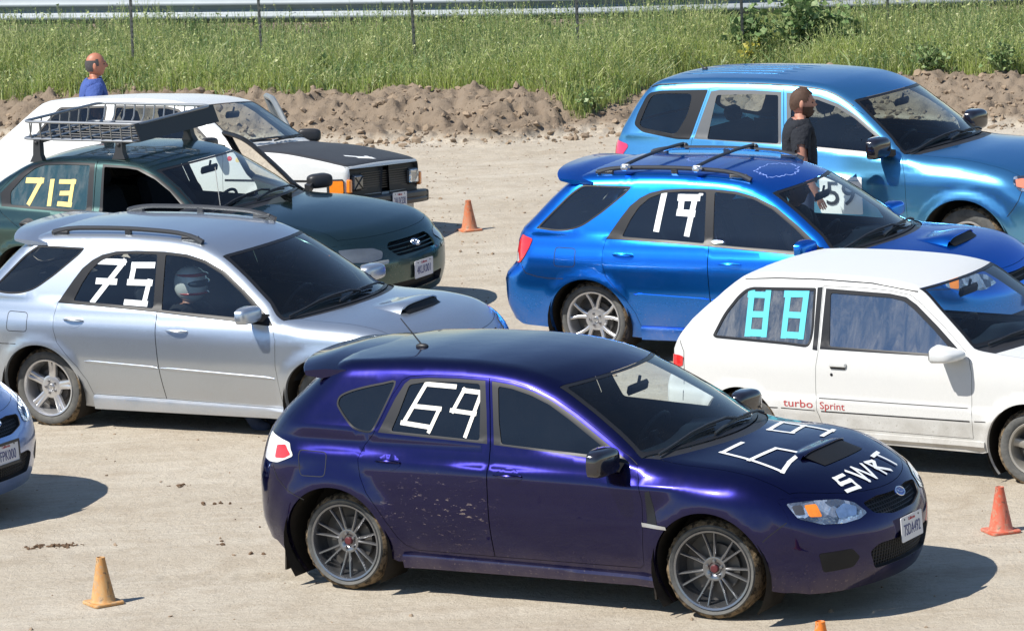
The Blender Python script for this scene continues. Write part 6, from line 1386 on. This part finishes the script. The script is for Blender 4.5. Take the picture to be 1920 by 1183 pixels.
def leafy(name, cx, cy, h, rad, nl, mat, label, cat, seed, leaf=.05, group=None):
    """a weed with stems and broad leaves"""
    r = np.random.default_rng(seed); root = empty(name, (cx, cy, float(hgt(np.array([cx]), np.array([cy]))[0])-.02), label=label, cat=cat, group=group); g = GM(); L = GM(); ns = max(4, nl//18)
    for i in range(ns):
        a = r.uniform(0, 6.28); q = rad*r.uniform(.15, .9); hh = h*r.uniform(.55, 1.); pts = [(0,0,0), (math.cos(a)*q*.4, math.sin(a)*q*.4, hh*.55), (math.cos(a)*q, math.sin(a)*q, hh)]; g.tube(pts, [.009,.006,.003], 5)
        for j in range(nl//ns):
            t = r.uniform(.15, 1.); p = Vector(pts[0])*(1-t)**2+Vector(pts[1])*2*t*(1-t)+Vector(pts[2])*t*t+Vector(r.normal(0, rad*.16, 3)); p.z = max(p.z, .02)
            s = leaf*r.uniform(.6, 1.4); u = Vector(r.normal(0, 1, 3)); u.z *= .5; u.normalize(); v = u.cross(Vector(r.normal(0, 1, 3))).normalized(); w = u.cross(v)*.25*s
            L.add([p, p+u*s*.5+v*s*.42+w, p+u*s*1.1, p+u*s*.5-v*s*.42+w], [(0,1,2,3)])
    g.obj('stem', [GR3], root); me = L.mesh('leaves', mat, recalc=False); link('leaves', me, root); return root
LF = grassmat('broad_leaf', [(.11,.20,.07),(.19,.29,.10),(.36,.40,.2)], .25); LY = grassmat('yellowing_leaf', [(.45,.40,.05),(.30,.33,.08),(.50,.42,.10)], .25)
bush = [(3.05,52.75,.80,.36,420,'tall leafy bush behind the tall light blue car, left of the pair'),(3.62,52.8,1.0,.40,520,'tallest leafy bush, its top reaching the guard rail right of centre'),(4.15,52.7,.65,.36,300,'leafy bush right of the tallest one')]
for i, (x, y, h, rd_, nl, lb) in enumerate(bush): leafy('leafy_bush', x, y, h, rd_, nl, LF, lb, 'bush', 20+i, .09, 'leafy bushes in the tall grass')
leafy('yellow_weed', 2.98, 52.15, .42, .13, 60, LY, 'small weed with bright yellow leaves at the foot of the bushes', 'weed', 31, .06)
wd = [(1.0,50.15,.30,.26,150,'low green weed growing on the front lip of the dirt bank'),(4.95,50.6,.38,.35,200,'leafy weed at the edge of the grass above the light blue hood'),(5.75,50.1,.40,.35,200,'leafy weed at the far right edge of the grass'),(-2.2,52.9,.45,.20,120,'brown-tinged weed clump in the grass, left of centre')]
for i, (x, y, h, rd_, nl, lb) in enumerate(wd): leafy('leafy_weed', x, y, h, rd_, nl, LF, lb, 'weed', 40+i, .055)

# ------------------------------------------------------------------ guard rail and fence posts
GALV = simple('galvanised_steel', (.25,.28,.30), .6, metal=.3, var=.15, vscale=3); RUST = simple('post_steel', (.09,.095,.09), .6, metal=.4, var=.4, vscale=25)
rp = smooth_open([(-30,68.5),(-14,61.4),(-6.62,58.26),(-3.14,56.8),(.18,55.55),(3.06,54.9),(6.41,54.35),(14,53.6),(30,53)], 8)
rail = empty('guard_rail', (0.18,55.8,.35), label='long galvanised steel guard rail running behind the tall grass', cat='guard rail')
prof = [(.0,0),(.018,.012),(.070,.055),(.083,.075),(.083,.095),(.070,.115),(.010,.155),(.006,.170),(.010,.185),(.070,.225),(.083,.245),(.083,.265),(.070,.285),(.018,.328),(0,.34)]
g = GM(); rings = []
for i, p in enumerate(rp):
    t = rp[min(i+1, len(rp)-1)]-rp[max(i-1, 0)]; t /= np.hypot(*t); nrm_ = np.array([t[1], -t[0]]); z0 = .74
    rings.append([(p[0]+nrm_[0]*a-.18, p[1]+nrm_[1]*a-55.8, z0+b_-.35) for a, b_ in prof])
g.loft(rings, cap=False, closed=False); g.obj('rail_beam', [GALV], rail, ang=60)
for i in range(6, len(rp)-6, 3):
    p = rp[i]; g = GM(); g.box((p[0]-.18, p[1]+.10-55.8, .22), (.07,.12,1.05), bev=.01); g.obj('rail_post', [simple('weathered_wood', (.16,.13,.10), .9, var=.3)], rail)
for i, (x, y) in enumerate(((-4.53,54.0),(-2.93,54.0),(-1.02,52.9),(.95,52.5),(2.93,52.6),(4.76,53.4))):
    z = float(hgt(np.array([x]), np.array([y]))[0]); g = GM(); g.box((0,0,.95), (.036,.006,2.1)); g.box((0,.015,.95), (.006,.032,2.1))
    for k in range(30): g.box((0,-.006,.05+k*.065), (.012,.008,.02))
    lb = ['leftmost thin steel fence post in the grass','second thin steel post from the left, in front of the guard rail','thin steel post in the grass left of centre','dark thin steel post near the centre, above the dirt bank','thin steel post beside the leafy bushes','rightmost thin steel post, behind the leafy bushes'][i]
    o = g.obj('fence_post', [RUST], loc=(x, y, z-.1), rot=(random.uniform(-.02,.02), random.uniform(-.015,.015), random.uniform(-.2,.2)), label=lb, cat='fence post', group='thin steel fence posts in the grass')

# ------------------------------------------------------------------ cones
def conemat(name, col, fade, amt):
    m, n, l = nmat(name); tc = n.new('ShaderNodeTexCoord').outputs['Object']; mp = n.new('ShaderNodeMapping'); mp.inputs['Scale'].default_value = (1,1,.35); l.new(tc, mp.inputs[0])
    c = mixc(n, l, ramp(n, l, noise(n, l, 14, 6, .65, mp.outputs[0], .6), [(.38, 0.), (.68, amt)]), col, fade); c = mixc(n, l, ramp(n, l, noise(n, l, 28, 5, .7, tc), [(.52, 0.), (.66, .75)]), c, (.34,.27,.19)); c = mixc(n, l, ramp(n, l, noise(n, l, 19, 6, .75, mp.outputs[0], 1.), [(.56, 0.), (.62, .8)]), c, (.10,.07,.05))
    out(n, l, principled(n, l, Base_Color=c, Roughness=.6, Specular_IOR_Level=.4).outputs[0]); return m
def cone(x, y, mat, label, rz=.5, lean=0.):
    z = float(hgt(np.array([x]), np.array([y]))[0]); root = empty('traffic_cone', (x, y, z), rz, label=label, cat='traffic cone', group='traffic cones on the dirt'); root.rotation_euler = (0, lean, rz)
    g = GM(); q = rnd([(-.104,-.104),(.104,-.104),(.104,.104),(-.104,.104)], .028, 4); g.loft([[(a, b_, .002) for a, b_ in q], [(a, b_, .014) for a, b_ in q], [(a*.96, b_*.96, .019) for a, b_ in q]]); g.obj('cone_base', [mat], root)
    g = GM(); g.lathe([(.086,.018),(.080,.026),(.076,.035),(.052,.155),(.029,.282),(.0285,.298),(.024,.300),(.021,.294),(.021,.20)], 36); g.obj('cone_body', [mat], root)
cone(-2.655, 26.96, conemat('faded_yellow_cone', (.50,.24,.075), (.56,.38,.18), .85), 'faded yellow cone standing at the lower left', .55)
cone(3.10, 27.80, conemat('orange_cone', (.55,.10,.05), (.50,.20,.14), .9), 'orange-red cone with a dusty base beside the violet car nose, at the right edge', .35)
cone(-.375, 42.45, conemat('orange_cone_far', (.52,.15,.06), (.50,.24,.14), .9), 'orange cone standing alone in the middle distance between the parked cars', .4)
cone(1.672, 24.36, conemat('bright_orange_cone', (.75,.19,.02), (.7,.25,.05), .6), 'bright orange cone tip poking up at the bottom edge', .4)

# ------------------------------------------------------------------ people
SKIN = simple('skin', (.46,.22,.15), .55, spec=.4, var=.1, vscale=14); SKIN2 = simple('ruddy_skin', (.42,.165,.10), .5, spec=.45, var=.12, vscale=14)
def headmesh(g, c, yaw, pitch=0., s=1., beard=0.):
    R = Matrix.Rotation(yaw, 3, 'Z') @ Matrix.Rotation(pitch, 3, 'Y'); V = []; nu, nv = 34, 40
    for i in range(nu+1):
        ph = -math.pi/2+math.pi*i/nu
        for k in range(nv):
            th = 2*math.pi*k/nv; cx, cy, cz = math.cos(ph)*math.cos(th), math.cos(ph)*math.sin(th), math.sin(ph)
            f = max(0, cx); x = cx*.098; y = cy*.074; z = cz*.122
            if cz < 0: y *= 1-.28*cz*cz; x *= (1-.30*cz*cz) if cx < 0 else (1-.02*cz*cz)
            if cx < 0: x *= 1.04+.04*max(0, cz)
            az = math.atan2(cy, cx); G = lambda a0, z0, sa, sz: math.exp(-((abs(az)-a0)/sa)**2-((cz-z0)/sz)**2) if cx > -.2 else 0
            x += .030*G(0,-.12,.15,.13)+.012*G(0,.08,.12,.2)+.007*G(.0,.24,.6,.08)-.010*G(.38,.06,.20,.10)+.006*G(0,-.46,.32,.05)-.004*G(0,-.52,.3,.025)+.005*G(0,-.58,.28,.05)+.014*G(0,-.84,.45,.16)
            if beard and cz < -.25 and cx > -.15: q = beard*min(1, (-.25-cz)*3)*min(1, (cx+.15)*2.5); x += q*.016; z -= q*.012; y *= 1+q*.10
            V.append(Vector(c)+R @ (Vector((x, y, z))*s))
    g.add(V, [(i*nv+k, i*nv+(k+1) % nv, (i+1)*nv+(k+1) % nv, (i+1)*nv+k) for i in range(nu) for k in range(nv)])
    for sg in (-1,1):   # ears
        g.sell(Vector(c)+R @ Vector((-.012*s, sg*.077*s, -.008*s)), (.020*s,.010*s,.034*s), 1., 8, 10, R @ Matrix.Rotation(sg*.35, 3, 'Z'))
    return R
def skin_body(name, joints, edges, radii, mats, sub=2):
    me = bpy.data.meshes.new(name); me.from_pydata(joints, edges, []); o = bpy.data.objects.new(name, me); COL.objects.link(o)
    md = o.modifiers.new('s', 'SKIN'); md.use_smooth_shade = True
    for v, r_ in zip(me.skin_vertices[0].data, radii): v.radius = r_ if hasattr(r_, '__len__') else (r_, r_)
    me.skin_vertices[0].data[0].use_root = True
    ms = o.modifiers.new('u', 'SUBSURF'); ms.levels = sub; ms.render_levels = sub
    dg = bpy.context.evaluated_depsgraph_get(); dg.update(); m2 = bpy.data.meshes.new_from_object(o.evaluated_get(dg)); bpy.data.objects.remove(o); m2.materials.clear()
    for m in mats: m2.materials.append(m)
    return m2
def person(loc, yaw, label, shirt, pants, hair, skin, bald=False, beard=0., seated=False, helmet=False, scale=1., headp=0., reach=False, name='person'):
    root = empty(name, loc, yaw, label=label, cat='person'); root.scale = (scale,)*3
    hz = 1.64 if not seated else 1.64-.46-.44; dz = 0 if not seated else -.90   # pelvis height differs
    S = lambda p: (p[0], p[1], p[2]+(dz if seated else 0))
    J = [S((0,0,.98)), S((.0,0,1.12)), S((-.01,0,1.30)), S((.0,0,1.42)), S((.005,0,1.49)), S((.02,0,1.57))]; E = [(0,1),(1,2),(2,3),(3,4),(4,5)]; Rr = [(.135,.15),(.135,.135),(.145,.16),(.115,.12),(.062,.062),(.055,.055)]
    def ch(start, pts, rad):
        last = start
        for p, r_ in zip(pts, rad): J.append(S(p)); Rr.append(r_); E.append((last, len(J)-1)); last = len(J)-1
        return last
    hands = []
    for sg in (-1,1):
        if seated: arm = [(0,sg*.17,1.42),(.06,sg*.235,1.24),(.16,sg*.26,1.12),(.32,sg*.20,1.18),(.42,sg*.15,1.22)] if reach else [(0,sg*.17,1.42),(.03,sg*.24,1.24),(.06,sg*.26,1.12),(.20,sg*.22,1.04),(.30,sg*.18,1.02)]
        else: arm = [(-.01,sg*.165,1.43),(-.015,sg*.225,1.28),(-.01,sg*.245,1.15),(.05,sg*.255,.99),(.10,sg*.25,.88)]
        h = ch(3, arm, [.078,.062,.050,.040,.028]); p = arm[-1]; d = Vector(arm[-1])-Vector(arm[-2]); d.normalize(); w = Vector((d.z, 0, -d.x))
        pc = Vector(p)+d*.055; hp = ch(h, [tuple(pc)], [(.030,.018)])
        for k, (off, ln) in enumerate(((-.026,.070),(-.009,.080),(.009,.074),(.025,.058))):
            a = pc+w*off+d*.03; b_ = a+d*ln*.55+Vector((0,-sg*.006,0)); c_ = b_+d*ln*.45+Vector((0,-sg*.016,0)); ch(hp, [tuple(a), tuple(b_), tuple(c_)], [.009,.0085,.007])
        a = pc+w*-.030-d*.02; ch(hp, [tuple(a+w*-.012), tuple(a+w*-.022+d*.035)], [.010,.008])
        if seated: ch(0, [(.05,sg*.10,.97),(.44,sg*.12,.99),(.62,sg*.12,.60),(.74,sg*.12,.57)], [.09,.062,.045,.035])
        else: ch(0, [(.0,sg*.095,.90),(.015,sg*.105,.52),(-.02,sg*.11,.10),(.10,sg*.115,.05),(.16,sg*.115,.045)], [.095,.062,.042,.042,.032])
    g = GM(); hc = Vector(S((.03,0,1.630))); 
    body = skin_body('person_body', J, E, Rr, [skin]); gm = GM(); R = headmesh(gm, hc, 0, headp, 1., 0)
    gm.add([v.co for v in body.vertices], [tuple(p.vertices) for p in body.polygons]); gm.obj('body', [skin], root, ang=180)
    # clothing: the same skeleton a little fatter, cut at neck, sleeve and hem
    def cloth(nm, mat, grow, keep):
        R2 = [tuple(q+grow for q in (r_ if hasattr(r_, '__len__') else (r_, r_))) for r_ in Rr]; m2 = skin_body(nm, J, E, R2, [mat]); k = [keep(v.co.x, abs(v.co.y), v.co.z-(dz if seated else 0)) for v in m2.vertices]
        q = GM(); q.add([v.co for v in m2.vertices], [tuple(p.vertices) for p in m2.polygons if all(k[i] for i in p.vertices)]); q.obj(nm, [mat], root, ang=180)
    cloth('t_shirt', shirt, .026, lambda x, y, z: (z > .93 and z < 1.505 and y < .30 and (z > 1.17 or y < .20)))
    if not seated: cloth('trousers', pants, .014, lambda x, y, z: z < .97 and y < .215 and z > .09); 
    else: cloth('trousers', pants, .014, lambda x, y, z: z < 1.0 and y < .215)
    if not seated:
        for sg in (-1,1): q = GM(); q.sell((.06, sg*.115, .045), (.14,.052,.05), .7, 10, 16, None, lambda p: Vector((p.x, p.y, max(p.z, -.045)))); q.obj('shoe', [BLACK], root)
    Rm = Matrix.Rotation(headp, 3, 'Y')
    if helmet:
        q = GM(); q.sell(hc+Vector((.0,0,.01)), (.134,.115,.136), .92, 18, 26); h = q.obj('helmet', [simple('helmet_white', (.75,.74,.72), .25, coat=1.)], root)
        q = GM(); q.sell(hc+Vector((.030,0,.022)), (.116,.111,.042), .8, 12, 22); q.obj('helmet_visor', [simple('visor_dark', (.05,.06,.07), .1, coat=1.)], h)
        for zz, yy in ((.085,.0),(-.055,.0)): q = GM(); q.sell(hc+Vector((.015,0,zz)), (.126,.109,.020), .9, 8, 26); q.obj('helmet_stripe', [simple('helmet_red', (.55,.03,.03), .25, coat=1.)], h)
    elif hair:
        q = GM(); nu, nv = 20, 40; V = []; F = []; ok = {}
        for i in range(nu+1):
            ph = -.75+ (math.pi/2+.75)*i/nu
            for k in range(nv):
                th = 2*math.pi*k/nv; cx, cy, cz = math.cos(ph)*math.cos(th), math.cos(ph)*math.sin(th), math.sin(ph); az = abs(math.atan2(cy, cx))
                low = .52 if az < .8 else (.52-(az-.8)*1.1 if az < 1.3 else (-.08 if az < 1.5 else -.30-(az-1.5)*.25)); o_ = cz > low+random.uniform(-.05,.05)
                if bald: o_ = (cz < .42+.15*random.random() and cz > (-.12 if az < 1.8 else -.55) and az > 1.15)
                gr = 1.06 if not bald else 1.03; gr += random.uniform(-.02,.035)
                x = cx*.098*(1.04+.04*max(0,cz) if cx < 0 else 1)*gr; y = cy*.074*gr*(1-.2*cz*cz if cz < 0 else 1); z = cz*.122*gr; V.append(hc+Rm @ Vector((x, y, z))); ok[(i, k)] = o_
        for i in range(nu):
            for k in range(nv):
                if all(ok[(a, b_ % nv)] for a, b_ in ((i,k),(i,k+1),(i+1,k+1),(i+1,k))): F.append((i*nv+k, i*nv+(k+1) % nv, (i+1)*nv+(k+1) % nv, (i+1)*nv+k))
        q.add(V, F); q.obj('hair', [hair], root, ang=180)
        for sg in (-1,1):
            q = GM(); q.sell(hc+Rm @ Vector((.086, sg*.030, .008)), (.008,.013,.007), 1., 6, 10); q.obj('eye', [simple('eye_dark', (.05,.035,.03), .2)], root)
            q = GM(); q.sell(hc+Rm @ Vector((.092, sg*.030, .030)), (.008,.020,.005), 1., 6, 10); q.obj('eyebrow', [hair], root)
    if beard:
        q = GM(); nu, nv = 18, 30; V = []
        for i in range(nu+1):
            cz = -.18-.80*i/nu; rr_ = math.sqrt(max(0, 1-cz*cz))
            for k in range(nv+1):
                az = -1.55+3.1*k/nv; cx, cy = rr_*math.cos(az), rr_*math.sin(az); gr = 1.13+random.uniform(-.015,.03); e = 1 if abs(az) > .40 or cz < -.42 else .88
                x = cx*.098*(1-.02*cz*cz)*gr*e+.030*math.exp(-(az/.5)**2-((cz+.84)/.25)**2)+.012*math.exp(-(az/.35)**2-((cz+.5)/.12)**2); V.append(hc+Rm @ Vector((x, cy*.074*gr*(1-.24*cz*cz), cz*.122*1.04-.006)))
        q.add(V, [(i*(nv+1)+k, i*(nv+1)+k+1, (i+1)*(nv+1)+k+1, (i+1)*(nv+1)+k) for i in range(nu) for k in range(nv)]); q.obj('beard', [hair], root, ang=180)
    return root
HAIRB = simple('brown_hair', (.075,.042,.028), .7, spec=.3, var=.5, vscale=60); HAIRD = simple('grey_dark_hair', (.06,.055,.055), .7, spec=.3, var=.5, vscale=60)
BLUET = simple('blue_shirt', (.06,.10,.30), .85, spec=.2, var=.2, vscale=9, bmp=.04, bscale=7); BLACKT = simple('black_shirt', (.022,.024,.030), .85, spec=.2, var=.25, vscale=9, bmp=.04, bscale=7); JEANS = simple('jeans', (.06,.08,.14), .85, spec=.2)
person((-4.10,44.03,0), .12, 'balding man in a blue t-shirt standing behind the old white hatchback', BLUET, JEANS, HAIRD, SKIN2, bald=True, scale=1.0)
person((2.57,37.80,0), .02, 'bearded man in a black t-shirt standing against the tall light blue car', BLACKT, JEANS, HAIRB, SKIN, beard=1., scale=1.02, headp=.10)
def incar(pose, lx, ly, lz):
    X_, Y_, Z_, a, t = pose; c_, s_ = math.cos(a), math.sin(a); return (X_+lx*c_-ly*s_, Y_+lx*s_+ly*c_, Z_+lz), a
p0, a0 = incar(POSE['S'], 1.06, -.36, .345); person(p0, a0, 'person in a red and white crash helmet seated in the silver estate car', BLACKT, JEANS, None, SKIN, seated=True, helmet=True)
p0, a0 = incar(POSE['B'], 1.30, .36, .50); person(p0, a0, 'driver in dark clothes seated behind the wheel of the bright blue estate car', BLACKT, JEANS, HAIRD, SKIN, seated=True, reach=True)
p0, a0 = incar(POSE['D'], .98, .36, .60); person(p0, a0, 'driver sitting in the tall light blue car, a dark figure behind the windshield', BLACKT, JEANS, HAIRD, SKIN, seated=True, reach=True)
